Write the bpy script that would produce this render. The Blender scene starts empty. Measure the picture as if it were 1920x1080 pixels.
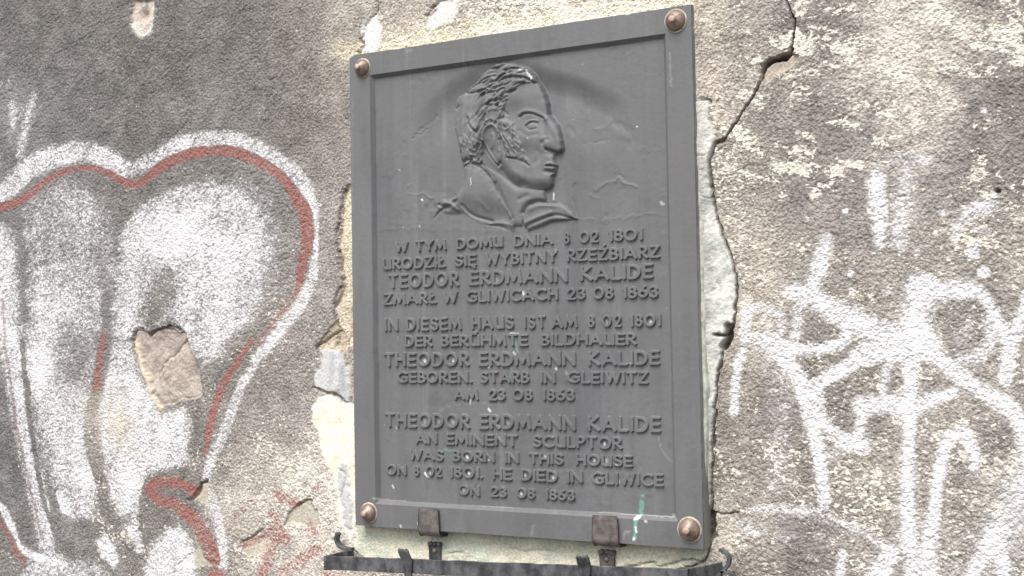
import bpy, bmesh, math
import numpy as np
from mathutils import Vector

S = bpy.context.scene
COL = S.collection
T = 0.026                       # plaque stands this far proud of the wall (wall plane y = 0)
Z0 = 1.70                       # height of the plaque centre
# ---------------------------------------------------------------- camera
F = 2500.0
YAW, PITCH, ROLL = math.radians(-30.216), math.radians(2.108), math.radians(-1.016)
CAM = np.array([1.0133, -1.7401 - T, Z0 - .0825])
_c, _s = math.cos, math.sin
FW = np.array([_s(YAW)*_c(PITCH), _c(YAW)*_c(PITCH), _s(PITCH)])
_r0 = np.array([_c(YAW), -_s(YAW), 0.]); _u0 = np.cross(_r0, FW)
RT = _c(ROLL)*_r0 + _s(ROLL)*_u0
UP = -_s(ROLL)*_r0 + _c(ROLL)*_u0
cd = bpy.data.cameras.new('camera'); cam = bpy.data.objects.new('camera', cd); COL.objects.link(cam)
from mathutils import Matrix
m = Matrix(((RT[0], UP[0], -FW[0], CAM[0]), (RT[1], UP[1], -FW[1], CAM[1]), (RT[2], UP[2], -FW[2], CAM[2]), (0, 0, 0, 1)))
cam.matrix_world = m
cd.sensor_width = 36; cd.lens = F/1920*36; cd.clip_start = .02; cd.clip_end = 3000
S.camera = cam
# ---------------------------------------------------------------- sky, sun, exposure
w = bpy.data.worlds.new('World'); S.world = w; w.use_nodes = True
nt = w.node_tree; bg = nt.nodes['Background']
sky = nt.nodes.new('ShaderNodeTexSky'); sky.sky_type = 'NISHITA'; sky.sun_disc = False
SUN_EL, SUN_AZ = math.radians(56), math.radians(-6)      # azimuth measured from the wall normal, negative = from the left
sky.sun_elevation = SUN_EL
sky.air_density = 1.0; sky.dust_density = 4.0; sky.ozone_density = 1.0
hs = nt.nodes.new('ShaderNodeHueSaturation'); hs.inputs['Saturation'].default_value = .25
nt.links.new(sky.outputs[0], hs.inputs['Color']); nt.links.new(hs.outputs[0], bg.inputs[0])
bg.inputs[1].default_value = .14
ld = bpy.data.lights.new('sun', 'SUN'); ld.energy = 1.35; ld.angle = math.radians(32); ld.color = (1, .97, .935)
sun = bpy.data.objects.new('sun', ld); COL.objects.link(sun)
tos = Vector((math.sin(SUN_AZ)*math.cos(SUN_EL), -math.cos(SUN_AZ)*math.cos(SUN_EL), math.sin(SUN_EL)))
sun.rotation_euler = tos.to_track_quat('Z', 'Y').to_euler()
sky.sun_rotation = math.atan2(tos.x, tos.y)
S.view_settings.view_transform = 'Standard'; S.view_settings.look = 'None'
S.view_settings.exposure = 0.9; S.view_settings.gamma = 1
S.render.engine = 'CYCLES'

# ---------------------------------------------------------------- helpers
def at(px, py, y):
    """world point on the vertical plane y that is seen at photo position px, py"""
    d = FW + RT*(px-960)/F - UP*(py-540)/F
    t = (y-CAM[1])/d[1]
    return CAM + d*t
def to_px(X, y, Z):
    dx, dy, dz = X-CAM[0], y-CAM[1], Z-CAM[2]
    c = dx*FW[0]+dy*FW[1]+dz*FW[2]
    return 960+F*(dx*RT[0]+dy*RT[1]+dz*RT[2])/c, 540-F*(dx*UP[0]+dy*UP[1]+dz*UP[2])/c
def ss(a, b, x):
    t = np.clip((x-a)/(b-a), 0, 1); return t*t*(3-2*t)
_rng = np.random.RandomState(7)
_tab = _rng.rand(256, 256)
def vnoise(x, y, sx, sy=None, rot=0., seed=0):
    """value noise 0..1 with features of size sx, sy"""
    sy = sy or sx
    c, s = math.cos(rot), math.sin(rot)
    u = (x*c+y*s)/sx + seed*17.31; v = (-x*s+y*c)/sy + seed*9.77
    iu = np.floor(u).astype(int); iv = np.floor(v).astype(int); fu = u-iu; fv = v-iv
    fu = fu*fu*(3-2*fu); fv = fv*fv*(3-2*fv)
    a = _tab[iu & 255, iv & 255]; b = _tab[(iu+1) & 255, iv & 255]
    c_ = _tab[iu & 255, (iv+1) & 255]; d = _tab[(iu+1) & 255, (iv+1) & 255]
    return (a*(1-fu)+b*fu)*(1-fv) + (c_*(1-fu)+d*fu)*fv
def fbm(x, y, s, n=3, rot=.4, seed=0):
    r = 0; a = 1; t = 0
    for k in range(n):
        r = r + a*vnoise(x, y, s/2**k, rot=rot+k*.9, seed=seed+k*3); t += a; a *= .55
    return r/t
def seg_d(PX, PY, pts, hw):
    """distance to a polyline divided by its (varying) half width"""
    best = np.full(PX.shape, 1e9)
    for i in range(len(pts)-1):
        ax, ay = pts[i][:2]; bx, by = pts[i+1][:2]
        wa = pts[i][2] if len(pts[i]) > 2 else hw; wb = pts[i+1][2] if len(pts[i+1]) > 2 else hw
        dx, dy = bx-ax, by-ay; L = dx*dx+dy*dy+1e-9
        t = np.clip(((PX-ax)*dx+(PY-ay)*dy)/L, 0, 1)
        best = np.minimum(best, np.hypot(PX-ax-t*dx, PY-ay-t*dy)/(wa+(wb-wa)*t))
    return best
def smooth_pts(pts, n=4):
    """Catmull-Rom through the points"""
    p = [tuple(q)+(() if len(q) > 2 else ()) for q in pts]
    if len(p) < 3: return p
    out = []
    P = [p[0]]+p+[p[-1]]
    for i in range(1, len(P)-2):
        a, b, c, d = (np.array(P[i+k], float) for k in (-1, 0, 1, 2))
        for k in range(n):
            t = k/n
            out.append(tuple(.5*((2*b)+(-a+c)*t+(2*a-5*b+4*c-d)*t*t+(-a+3*b-3*c+d)*t**3)))
    out.append(tuple(map(float, p[-1])))
    return out
def sub(PX, PY, pts, pad):
    xs = [p[0] for p in pts]; ys = [p[1] for p in pts]
    return np.nonzero((PX > min(xs)-pad) & (PX < max(xs)+pad) & (PY > min(ys)-pad) & (PY < max(ys)+pad))
def stroke(PX, PY, pts, hw, soft=.5, curve=True):
    if curve: pts = smooth_pts(pts)
    mw = max([p[2] if len(p) > 2 else hw for p in pts])
    I = sub(PX, PY, pts, mw*2.2)
    o = np.zeros(PX.shape)
    if len(I[0]): o[I] = 1-ss(1-soft, 1+soft, seg_d(PX[I], PY[I], pts, hw))
    return o
def gauss_stroke(PX, PY, pts, sig, curve=True):
    if curve: pts = smooth_pts(pts)
    mw = max([p[2] if len(p) > 2 else sig for p in pts])
    I = sub(PX, PY, pts, mw*3)
    o = np.zeros(PX.shape)
    if len(I[0]): o[I] = np.exp(-.5*seg_d(PX[I], PY[I], pts, sig)**2)
    return o
def poly_sd(PX, PY, pts, pad=60):
    """signed distance to a polygon, positive inside"""
    I = sub(PX, PY, pts, pad); o = np.full(PX.shape, -1e3)
    if not len(I[0]): return o
    x, y = PX[I], PY[I]; ins = np.zeros(x.shape, bool); n = len(pts)
    for i in range(n):
        ax, ay = pts[i][:2]; bx, by = pts[(i+1) % n][:2]
        if ay == by: continue
        c = ((ay > y) != (by > y)) & (x < (bx-ax)*(y-ay)/(by-ay)+ax); ins ^= c
    d = seg_d(x, y, list(pts)+[pts[0]], 1.)
    o[I] = np.where(ins, d, -d)
    return o
def blob(PX, PY, cx, cy, rx, ry=None, rot=0.):
    ry = ry or rx; c, s = math.cos(rot), math.sin(rot)
    u = ((PX-cx)*c+(PY-cy)*s)/rx; v = (-(PX-cx)*s+(PY-cy)*c)/ry
    return np.exp(-(u*u+v*v)*.5)

def link(name, me, mat=None, parent=None):
    o = bpy.data.objects.new(name, me); COL.objects.link(o)
    if mat and me and not me.materials: me.materials.append(mat)
    if parent: o.parent = parent
    return o
def tag(o, label=None, cat=None, group=None, kind=None):
    for k, v in (('label', label), ('category', cat), ('group', group), ('kind', kind)):
        if v: o[k] = v
    return o
def empty(name, loc=(0, 0, 0)):
    o = bpy.data.objects.new(name, None); o.location = loc; o.empty_display_size = .05; COL.objects.link(o); return o
def quad_mesh(name, V, Q, attrs=None, smooth=True):
    """V (n,3), Q (m,4), attrs {name: (n,4)}"""
    me = bpy.data.meshes.new(name)
    me.vertices.add(len(V)); me.vertices.foreach_set('co', np.ascontiguousarray(V, dtype=np.float32).ravel())
    me.loops.add(Q.size); me.loops.foreach_set('vertex_index', np.ascontiguousarray(Q, dtype=np.int32).ravel())
    me.polygons.add(len(Q)); me.polygons.foreach_set('loop_start', np.arange(0, Q.size, 4, dtype=np.int32))
    me.polygons.foreach_set('use_smooth', np.full(len(Q), smooth))
    for k, a in (attrs or {}).items():
        at_ = me.attributes.new(k, 'FLOAT_COLOR', 'POINT'); at_.data.foreach_set('color', np.ascontiguousarray(a, dtype=np.float32).ravel())
    me.update(calc_edges=True); me.validate()
    return me
def split_grid(V, shape, lab, attrs):
    """cut one height field into a mesh per label so that each look is its own part"""
    nz, nx = shape
    idx = np.arange(nz*nx).reshape(nz, nx)
    Q = np.stack([idx[:-1, :-1], idx[:-1, 1:], idx[1:, 1:], idx[1:, :-1]], -1)
    out = {}
    for l in np.unique(lab):
        if l < 0: continue
        q = Q[lab == l]
        u, inv = np.unique(q, return_inverse=True)
        out[int(l)] = (V[u], inv.reshape(q.shape), {k: a[u] for k, a in attrs.items()})
    return out

# ---------------------------------------------------------------- materials
def mat(name, base=None, rough=.7, metal=0., spec=.5):
    m = bpy.data.materials.new(name); m.use_nodes = True
    b = m.node_tree.nodes['Principled BSDF']
    b.inputs['Roughness'].default_value = rough; b.inputs['Metallic'].default_value = metal
    b.inputs['Specular IOR Level'].default_value = spec
    if base: b.inputs['Base Color'].default_value = (*base, 1)
    return m, m.node_tree, b
class N:
    def __init__(s, nt): s.nt = nt
    def new(s, t, **kw):
        n = s.nt.nodes.new(t)
        for k, v in kw.items(): setattr(n, k, v)
        return n
    def put(s, sock, v):
        if isinstance(v, bpy.types.NodeSocket): s.nt.links.new(v, sock)
        else: sock.default_value = v
    def math(s, op, a, b=0., c=None, clamp=False):
        n = s.new('ShaderNodeMath', operation=op, use_clamp=clamp); s.put(n.inputs[0], a); s.put(n.inputs[1], b)
        if c is not None: s.put(n.inputs[2], c)
        return n.outputs[0]
    def mix(s, f, a, b, bt='MIX'):
        n = s.new('ShaderNodeMix', data_type='RGBA', blend_type=bt); s.put(n.inputs[0], f)
        s.put(n.inputs[6], a if not isinstance(a, tuple) else (*a[:3], 1)); s.put(n.inputs[7], b if not isinstance(b, tuple) else (*b[:3], 1))
        return n.outputs[2]
    def coord(s, scale=(1, 1, 1), rot=(0, 0, 0)):
        g = s.new('ShaderNodeNewGeometry'); mp = s.new('ShaderNodeMapping')
        s.nt.links.new(g.outputs['Position'], mp.inputs[0]); mp.inputs['Scale'].default_value = scale; mp.inputs['Rotation'].default_value = rot
        return mp.outputs[0]
    def noise(s, v, sc, det=3, rough=.6, dist=0.):
        n = s.new('ShaderNodeTexNoise'); s.nt.links.new(v, n.inputs['Vector'])
        n.inputs['Scale'].default_value = sc; n.inputs['Detail'].default_value = det; n.inputs['Roughness'].default_value = rough; n.inputs['Distortion'].default_value = dist
        return n.outputs['Fac']
    def rng(s, v, a, b, c=0., d=1.):
        n = s.new('ShaderNodeMapRange'); n.interpolation_type = 'SMOOTHSTEP'; s.put(n.inputs[0], v)
        for i, q in enumerate((a, b, c, d)): s.put(n.inputs[i+1], q)
        return n.outputs[0]
    def bump(s, h, strength, dist):
        n = s.new('ShaderNodeBump'); n.inputs['Strength'].default_value = strength; n.inputs['Distance'].default_value = dist; s.nt.links.new(h, n.inputs['Height']); return n.outputs[0]
    def attr(s, name):
        a = s.new('ShaderNodeAttribute'); a.attribute_name = name
        sp = s.new('ShaderNodeSeparateColor'); s.nt.links.new(a.outputs['Color'], sp.inputs[0])
        return a.outputs['Color'], sp.outputs[0], sp.outputs[1], sp.outputs[2], a.outputs['Alpha']

def wall_material():
    m, nt, b = mat('weathered_roughcast', rough=.95, spec=.15)
    n = N(nt)
    base = n.attr('base'); pt = n.attr('paint')            # paint: white, red, pale-grain density, smoothness
    c1 = n.coord((1, 1, 1), (0, .6, 0)); c2 = n.coord((.8, .9, 1.1), (0, .35, 0))
    fine = n.noise(c1, 230, 3, .65); mid = n.noise(c2, 120, 3, .6); big = n.noise(c1, 26, 4, .6)
    rough_amt = n.math('SUBTRACT', 1., pt[4])
    # stain variation of the plaster itself
    v = n.math('ADD', n.math('MULTIPLY', fine, .75), n.math('MULTIPLY', big, .45))
    k = n.rng(v, .40, .80, .60, 1.42)
    kk = n.math('ADD', n.math('MULTIPLY', n.math('SUBTRACT', k, 1.), n.math('ADD', n.math('MULTIPLY', rough_amt, .75), .25)), 1.)
    mul = n.new('ShaderNodeVectorMath', operation='SCALE'); nt.links.new(base[0], mul.inputs[0]); nt.links.new(kk, mul.inputs[3])
    col = mul.outputs[0]
    # pale grains showing where the soot has worn off
    g = n.noise(n.coord((.75, 1, 1.25), (0, .25, 0)), 150, 3, .6, .3)
    gd = n.math('ADD', g, n.math('MULTIPLY', n.math('SUBTRACT', pt[3], .5), .42))
    gm = n.rng(gd, .60, .65)
    g2 = n.noise(n.coord((.9, 1, 1.1), (0, .4, 0)), 290, 2, .5, .2)
    gm2 = n.rng(n.math('ADD', g2, n.math('MULTIPLY', n.math('SUBTRACT', pt[3], .5), .22)), .655, .72)
    gm = n.math('MAXIMUM', gm, n.math('MULTIPLY', gm2, .8))
    col = n.mix(n.math('MULTIPLY', gm, .9), col, (.74, .685, .59))
    # sprayed paint catches the grain, pits stay bare
    t0 = n.math('ADD', n.math('MULTIPLY', fine, .62), n.math('MULTIPLY', mid, .38))
    t1 = n.math('ADD', n.math('MULTIPLY', n.math('SUBTRACT', t0, .5), 3.2), .5)
    t2 = n.math('ADD', n.math('MULTIPLY', n.math('SUBTRACT', t0, .5), 3.2), .42)
    def cover(a, t, lo, hi): return n.math('MULTIPLY', n.rng(n.math('SUBTRACT', a, t), lo, hi), n.rng(a, .02, .30))
    col = n.mix(n.math('MULTIPLY', cover(n.math('MULTIPLY', pt[1], 1.10), t1, -.30, .42), n.rng(pt[1], .2, 1., .80, .93)), col, n.mix(n.rng(big, .4, .65), (.68, .665, .68), (.80, .79, .80)))
    col = n.mix(n.math('MULTIPLY', cover(pt[2], t2, -.40, .45), .84), col, (.29, .11, .095))
    nt.links.new(col, b.inputs['Base Color'])
    def vor(sc):
        vo = n.new('ShaderNodeTexVoronoi', feature='F1'); vo.inputs['Scale'].default_value = sc
        nt.links.new(c1, vo.inputs['Vector']); return vo.outputs['Distance']
    peb = n.math('SUBTRACT', 1., vor(210)); peb2 = n.math('SUBTRACT', 1., vor(370))
    h = n.math('ADD', n.math('ADD', n.math('MULTIPLY', fine, .5), n.math('MULTIPLY', mid, .35)), n.math('ADD', n.math('MULTIPLY', peb, .55), n.math('MULTIPLY', peb2, .3)))
    h = n.math('MULTIPLY', h, n.math('ADD', n.math('MULTIPLY', rough_amt, .85), .15))
    nt.links.new(n.bump(h, .85, .0042), b.inputs['Normal'])
    return m

def bronze_material():
    m, nt, b = mat('painted_cast_metal', rough=.55, spec=.45)
    n = N(nt); st = n.attr('stain_shade')                        # white marks, green marks, pale dust, dark smudge and painted hollow shade
    big = n.noise(n.coord((1, 1, .35)), 14, 4, .6); fine = n.noise(n.coord(), 160, 3, .6); streak = n.noise(n.coord((1, 1, .07)), 60, 3, .6)
    v = n.math('ADD', n.math('MULTIPLY', big, .5), n.math('ADD', n.math('MULTIPLY', streak, .3), n.math('MULTIPLY', fine, .2)))
    col = n.mix(n.rng(v, .36, .64), (.098, .100, .104), (.138, .140, .144))
    warm = n.noise(n.coord((1, 1, .6)), 5, 3, .5)
    col = n.mix(n.rng(warm, .40, .66, 0., .7), col, (.124, .121, .121))
    run = n.noise(n.coord((1, 1, .05)), 26, 4, .7); col = n.mix(n.rng(run, .56, .74, 0., .55), col, (.185, .190, .186))
    pat = n.noise(n.coord((1, 1, .8)), 34, 5, .7); col = n.mix(n.rng(pat, .58, .75, 0., .5), col, (.085, .086, .088))
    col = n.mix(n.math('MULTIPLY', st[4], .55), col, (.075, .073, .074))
    col = n.mix(n.math('MULTIPLY', st[3], .8), col, (.42, .41, .37))
    col = n.mix(n.math('MULTIPLY', st[2], n.rng(fine, .35, .6, .35, .95)), col, (.16, .40, .31)); col = n.mix(st[1], col, (.72, .76, .73))
    dots = n.rng(n.noise(n.coord(), 75, 2, .5), .765, .79)
    col = n.mix(n.math('MULTIPLY', dots, .5), col, (.5, .5, .47))
    nt.links.new(col, b.inputs['Base Color'])
    nt.links.new(n.rng(v, .3, .7, .48, .68), b.inputs['Roughness'])
    h = n.math('ADD', n.math('MULTIPLY', fine, .5), n.math('MULTIPLY', n.noise(n.coord(), 40, 4, .6), 1.))
    nt.links.new(n.bump(h, .35, .0012), b.inputs['Normal'])
    return m
def simple_noise_mat(name, a, b_, scale, rough=.7, metal=0., bump=.3, dist=.001, lo=.38, hi=.62, stretch=(1, 1, 1), spec=.4):
    m, nt, b = mat(name, rough=rough, metal=metal, spec=spec); n = N(nt)
    v = n.noise(n.coord(stretch), scale, 5, .65)
    nt.links.new(n.mix(n.rng(v, lo, hi), a, b_), b.inputs['Base Color'])
    nt.links.new(n.bump(n.noise(n.coord(), scale*2.5, 4, .65), bump, dist), b.inputs['Normal'])
    return m
WALL = wall_material(); BRONZE = bronze_material()
COPPER = simple_noise_mat('weathered_copper', (.15, .11, .095), (.31, .23, .19), 95, .42, .35, .35, .0008, .32, .68)
TIP = simple_noise_mat('rubbed_copper', (.36, .25, .19), (.50, .37, .29), 120, .5, .3)
VERDI = simple_noise_mat('pale_oxide', (.30, .29, .21), (.52, .50, .38), 90, .8)
RUST = simple_noise_mat('rusty_iron', (.085, .073, .070), (.16, .135, .13), 60, .68, .1, .5, .0012)
IRON = simple_noise_mat('dark_forged_iron', (.045, .045, .05), (.15, .15, .155), 55, .5, .35, .5, .0012, .35, .68, (1, 1, .7))
EDGE = simple_noise_mat('pale_corroded_edge', (.36, .38, .32), (.60, .60, .52), 60, .8)
PAVE = simple_noise_mat('concrete_paving', (.085, .083, .08), (.13, .125, .12), 6, .9, 0, .4, .003)
SOIL = simple_noise_mat('asphalt', (.045, .045, .047), (.07, .07, .07), 30, .9, 0, .5, .004)

# ================================================================ THE WALL
def spacing(stops):
    """monotone coordinates; stops = [(x, step), ...]"""
    xs = [stops[0][0]]
    for (a, s0), (b, s1) in zip(stops[:-1], stops[1:]):
        n = max(1, int(round((b-a)/((s0+s1)/2) if s0 != s1 else (b-a)/s0)))
        if s0 == s1: xs += list(a+(b-a)*np.arange(1, n+1)/n)
        else:
            r = (s1/s0)**(1/max(n-1, 1)); st = s0*r**np.arange(n); st *= (b-a)/st.sum(); xs += list(a+np.cumsum(st))
    return np.array(xs)
gx = spacing([(-4, .2), (-1.25, .0021), (-.31, .0021), (-.29, .004), (.28, .004), (.295, .0016), (.345, .0011), (.372, .0011), (.80, .0018), (4, .2)])
gz = spacing([(Z0-Z0, .15), (Z0-.59, .0016), (Z0+.65, .0016), (Z0+2.3, .2)])
X, Z = np.meshgrid(gx, gz)
PX, PY = to_px(X, 0., Z)
PX = np.clip(PX, -4000, 6000); PY = np.clip(PY, -4000, 6000)
# ragged edges: warp the coordinates used by every outline
wa = (fbm(X, Z, .018, 3, seed=1)-.5); wb = (fbm(X, Z, .018, 3, seed=2)-.5)
QX = PX+wa*16; QY = PY+wb*16
wf = fbm(X, Z, .0065, 2, seed=3)-.5; wg = fbm(X, Z, .0065, 2, seed=4)-.5
QX2 = PX+wa*7+wf*7; QY2 = PY+wb*7+wg*7

# ---- base colours: photo position -> (sRGB grey level, warmth)
CP = [(-200, -200, .45, .3), (60, 60, .44, .3), (300, 130, .45, .35), (450, 60, .45, .4), (560, 60, .50, .7), (620, 150, .55, .9), (500, 180, .47, .5), (640, 60, .58, .9), (580, 250, .49, .7), (100, 250, .47, .2),
      (30, 220, .53, .0), (640, 300, .58, .8), (625, 400, .60, .7), (620, 520, .60, .7), (560, 480, .50, .4), (520, 380, .47, .3), (400, 310, .46, .4), (230, 400, .47, .3), (300, 570, .44, .5), (60, 520, .45, .1),
      (600, 620, .56, .7), (540, 700, .53, .7), (470, 720, .52, .6), (440, 690, .47, .6), (560, 800, .58, .7), (480, 850, .62, .8), (560, 880, .70, .9), (600, 950, .74, .9), (620, 820, .72, .8), (640, 900, .82, .9),
      (450, 950, .68, .9), (480, 1040, .66, .9), (520, 1000, .66, .8), (600, 1060, .74, .9), (400, 1060, .5, .5), (330, 940, .46, .4), (250, 1000, .47, .6), (60, 900, .44, .2), (60, 800, .45, .2), (120, 1040, .48, .3),
      (170, 640, .47, .2), (390, 680, .50, .5), (370, 830, .48, .6), (220, 780, .6, 1.),
      (720, 30, .66, 1.), (850, 40, .67, 1.), (1000, 50, .72, 1.1), (1150, 20, .70, 1.), (1230, 5, .72, 1.1), (770, 75, .74, 1.2), (950, 20, .60, .8),
      (1320, 60, .70, 1.2), (1320, 150, .72, 1.2), (1360, 120, .60, 1.), (1390, 90, .52, .8), (1350, 200, .68, 1.1), (1400, 180, .58, .8), (1340, 10, .66, 1.), (1400, 30, .54, .8),
      (1450, 40, .50, .6), (1560, 60, .46, .6), (1560, 250, .46, .6), (1450, 230, .49, .7), (1380, 300, .58, .9), (1420, 380, .55, .8), (1370, 430, .60, 1.), (1420, 480, .62, 1.1), (1400, 560, .64, 1.1), (1500, 350, .49, .6), (1560, 460, .53, .8), (1530, 560, .52, .8),
      (1640, 150, .60, .8), (1690, 40, .70, .8), (1700, 130, .71, .9), (1740, 200, .66, .8), (1700, 260, .58, .7), (1790, 60, .60, .7), (1850, 20, .50, .6), (1850, 150, .46, .6), (1900, 80, .50, .6), (1830, 250, .43, .6), (1900, 280, .46, .6),
      (1640, 260, .47, .6), (1750, 350, .50, .6), (1850, 380, .52, .7), (1700, 480, .55, .8), (1880, 480, .58, .9), (1620, 400, .50, .7), (1600, 620, .51, .8), (1830, 600, .50, .7), (1580, 760, .50, .8), (1450, 760, .50, .7), (1400, 850, .50, .9),
      (1380, 700, .58, 1.1), (1460, 880, .50, .8), (1620, 900, .54, .9), (1800, 950, .53, .8), (1900, 780, .53, .7), (1500, 1000, .46, .6), (1620, 1050, .52, .8), (1360, 1000, .70, 1.1), (1400, 960, .58, .9), (1420, 1040, .52, .9), (1760, 800, .53, .8), (1880, 1000, .6, .3), (2200, 500, .52, .8)]
cx_ = np.array(CP)
num = np.zeros(X.shape); wrm = np.zeros(X.shape); den = np.zeros(X.shape)
for x_, y_, l_, w_ in cx_:
    g = 1/((QX-x_)**2+(QY-y_)**2+900)**1.7
    num += g*l_; wrm += g*w_; den += g
L = num/den; WM = wrm/den
L = L + .042 - .024*ss(650, 500, PX)*ss(420, 260, PY) - .020*ss(1400, 1500, PX)*ss(420, 300, PY)*(1-blob(PX, PY, 1705, 110, 80, 140)) + (fbm(X, Z, .12, 4, seed=5)-.5)*.07 + (fbm(X, Z, .03, 3, seed=8)-.5)*.10
L = np.clip(L, .2, .95)
L = L + .03*ss(1500, 1700, PX)*ss(350, 600, PY)+.02*ss(1340, 1400, PX)
lin = ((L+.055)/1.055)**2.4*.80
BASE = np.ones(X.shape+(4,))
def setcol(mask, c):
    for k in range(3): BASE[..., k] = BASE[..., k]*(1-mask)+c[k]*mask
BASE[..., 0] = lin*(1.03+.07*WM); BASE[..., 1] = lin*(.995-.005*WM); BASE[..., 2] = lin*(.98-.12*WM)
pk = blob(QX, QY, 1705, 120, 70, 130, .1)*ss(.2, .5, fbm(X, Z, .02, 3, seed=19))
setcol(pk*.85, (.56, .505, .45)); setcol(np.clip(blob(QX, QY, 1880, 60, 60, 30), 0, 1)*.3, (.5, .46, .40))
# ---- pale-grain density (0..1)
GP = [(0, 0, .02), (400, 100, .12), (600, 60, .32), (300, 300, .15), (400, 320, .3), (530, 260, .2), (620, 400, .25), (100, 600, .1), (420, 700, .42), (500, 660, .50), (520, 760, .36), (480, 900, .55), (580, 900, .65), (560, 1000, .6), (60, 900, .26), (240, 960, .5),
      (800, 30, .5), (1000, 40, .75), (1200, 10, .6), (1340, 80, .5), (1380, 60, .5), (1500, 90, .66), (1560, 70, .5), (1460, 250, .42), (1400, 260, .68), (1520, 320, .56), (1650, 60, .65), (1720, 100, .55), (1850, 90, .72), (1800, 180, .42), (1720, 250, .62), (1900, 250, .42), (1800, 330, .62),
      (1500, 200, .45), (1600, 400, .38), (1450, 450, .55), (1380, 500, .6), (1700, 420, .45), (1850, 370, .66), (1880, 480, .6), (1600, 620, .55), (1500, 800, .58), (1460, 860, .66), (1620, 920, .68), (1700, 850, .6), (1850, 850, .62), (1400, 700, .3), (1500, 1000, .5), (1620, 1030, .62), (1820, 950, .55), (1370, 990, .5)]
num = np.zeros(X.shape); den = np.zeros(X.shape)
for x_, y_, l_ in GP:
    g = 1/((QX-x_)**2+(QY-y_)**2+1200)**1.6; num += g*l_; den += g
GR = num/den - .05*ss(1300, 1450, PX) - .06*ss(1450, 1700, PX)*ss(420, 250, PY)
# streaky clusters
GR = GR + (vnoise(X, Z, .05, .018, rot=-.35, seed=21)-.5)*.45 + (ss(.45, .8, vnoise(X, Z, .022, .012, rot=-.3, seed=23))-.35)*(.14+.24*ss(480, 380, PY))*ss(1340, 1450, PX)
GR = GR + .3*gauss_stroke(QX, QY, [(1490, 80), (1540, 75), (1600, 105)], 12) + .35*gauss_stroke(QX, QY, [(1385, 250), (1420, 285), (1500, 320), (1620, 310)], 9)
GR = GR + .3*gauss_stroke(QX, QY, [(1800, 60), (1860, 75), (1920, 100)], 14)

# ---- relief of the roughcast
rc = (vnoise(X, Z, .0066, .0046, rot=.7, seed=31)-.5)*1.0 + (vnoise(X, Z, .0045, rot=.2, seed=33)-.5)*.8 + (vnoise(X, Z, .014, .010, rot=.5, seed=35)-.5)*.35
pit = ss(.70, .95, vnoise(X, Z, .0085, .006, rot=.8, seed=41))
crn = 1-np.abs(2*vnoise(X, Z, .0095, .006, rot=-.3, seed=43)-1)        # crumbly ridges on the right side
left = 1-ss(560, 700, PX)
amp = np.where(PX < 700, 1.0, 1.0)
H = .0009*rc - .0013*pit*left + (1-left)*(.0009*(crn-.5)) + (fbm(X, Z, .18, 3, seed=51)-.5)*.006
SM = np.zeros(X.shape)                                                  # 1 = trowelled smooth
LAB = np.zeros((len(gz), len(gx)), int)                                  # vertex labels

NAMES = {0: ('plaster', 'grey sooty roughcast render')}
def region(pts, name, label=None, smooth=0., col=None, lift=0., edge=3., warp=1, colmix=1., keep=True, grain=None, dip_noise=0.):
    """an outlined area of the wall with its own level, smoothness and colour; becomes a part of its own"""
    global H, GR
    qx, qy = (QX, QY) if warp == 2 else (QX2, QY2) if warp == 1 else (PX, PY)
    d = poly_sd(qx, qy, pts)
    mk = ss(-edge/2, edge/2, d)
    SM[:] = SM*(1-mk)+smooth*mk
    if col is not None: setcol(mk*colmix, col)
    if grain is not None: GR = GR*(1-mk)+grain*mk
    if keep:
        i = max(NAMES)+1; NAMES[i] = (name, label); LAB[d > 0] = i
    return mk, d

# big graffiti regions (by their soft outline) are labelled at the end; first the patches
# smooth mortar strip right of the plaque
STRIP = [(1290, 195), (1328, 190), (1334, 225), (1345, 262), (1336, 290), (1334, 330), (1338, 370), (1345, 405), (1362, 452), (1375, 490), (1382, 530), (1382, 560), (1374, 600), (1362, 632), (1353, 665), (1343, 720), (1338, 790), (1334, 860), (1333, 930), (1330, 975), (1290, 975)]
mk_strip, d_strip = region(STRIP, 'mortar_patch', 'smooth grey mortar strip right of the plaque', .80, (.53, .53, .485), edge=7, grain=.05)
tone = fbm(X, Z, .035, 4, seed=61)
setcol(mk_strip*ss(.45, .7, tone)*.65, (.36, .38, .35)); setcol(mk_strip*ss(.55, .35, tone)*.55, (.66, .65, .60))
setcol(mk_strip*gauss_stroke(QX, QY, [(1335, 480), (1340, 540), (1332, 590)], 9)*ss(.4, .6, fbm(X, Z, .012, 3, seed=68))*.7, (.30, .29, .26))
setcol(mk_strip*ss(800, 930, PY)*.7, (.52, .47, .36))
setcol(stroke(QX, QY, [(1305, 200), (1312, 300), (1316, 500), (1324, 700), (1330, 950)], 7, .6)*.5*mk_strip, (.50, .50, .43))
# bedding mortar under the plaque
BED = [(668, 960), (700, 960), (1335, 990), (1337, 1025), (1322, 1048), (1290, 1062), (1240, 1070), (1180, 1062), (1100, 1075), (900, 1072), (700, 1060), (664, 1030), (672, 1005)]
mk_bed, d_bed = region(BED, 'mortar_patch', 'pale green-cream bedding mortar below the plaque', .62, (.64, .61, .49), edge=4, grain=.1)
setcol(mk_bed*ss(.46, .62, fbm(X, Z, .03, 4, seed=63))*.6, (.46, .51, .42)); setcol(mk_bed*ss(.55, .7, fbm(X, Z, .015, 3, seed=64))*.6, (.74, .66, .53))
setcol(mk_bed*ss(40, 6, np.abs(PY-(985+(PX-667)*.068+8)))*.35, (.25, .29, .22))
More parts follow.
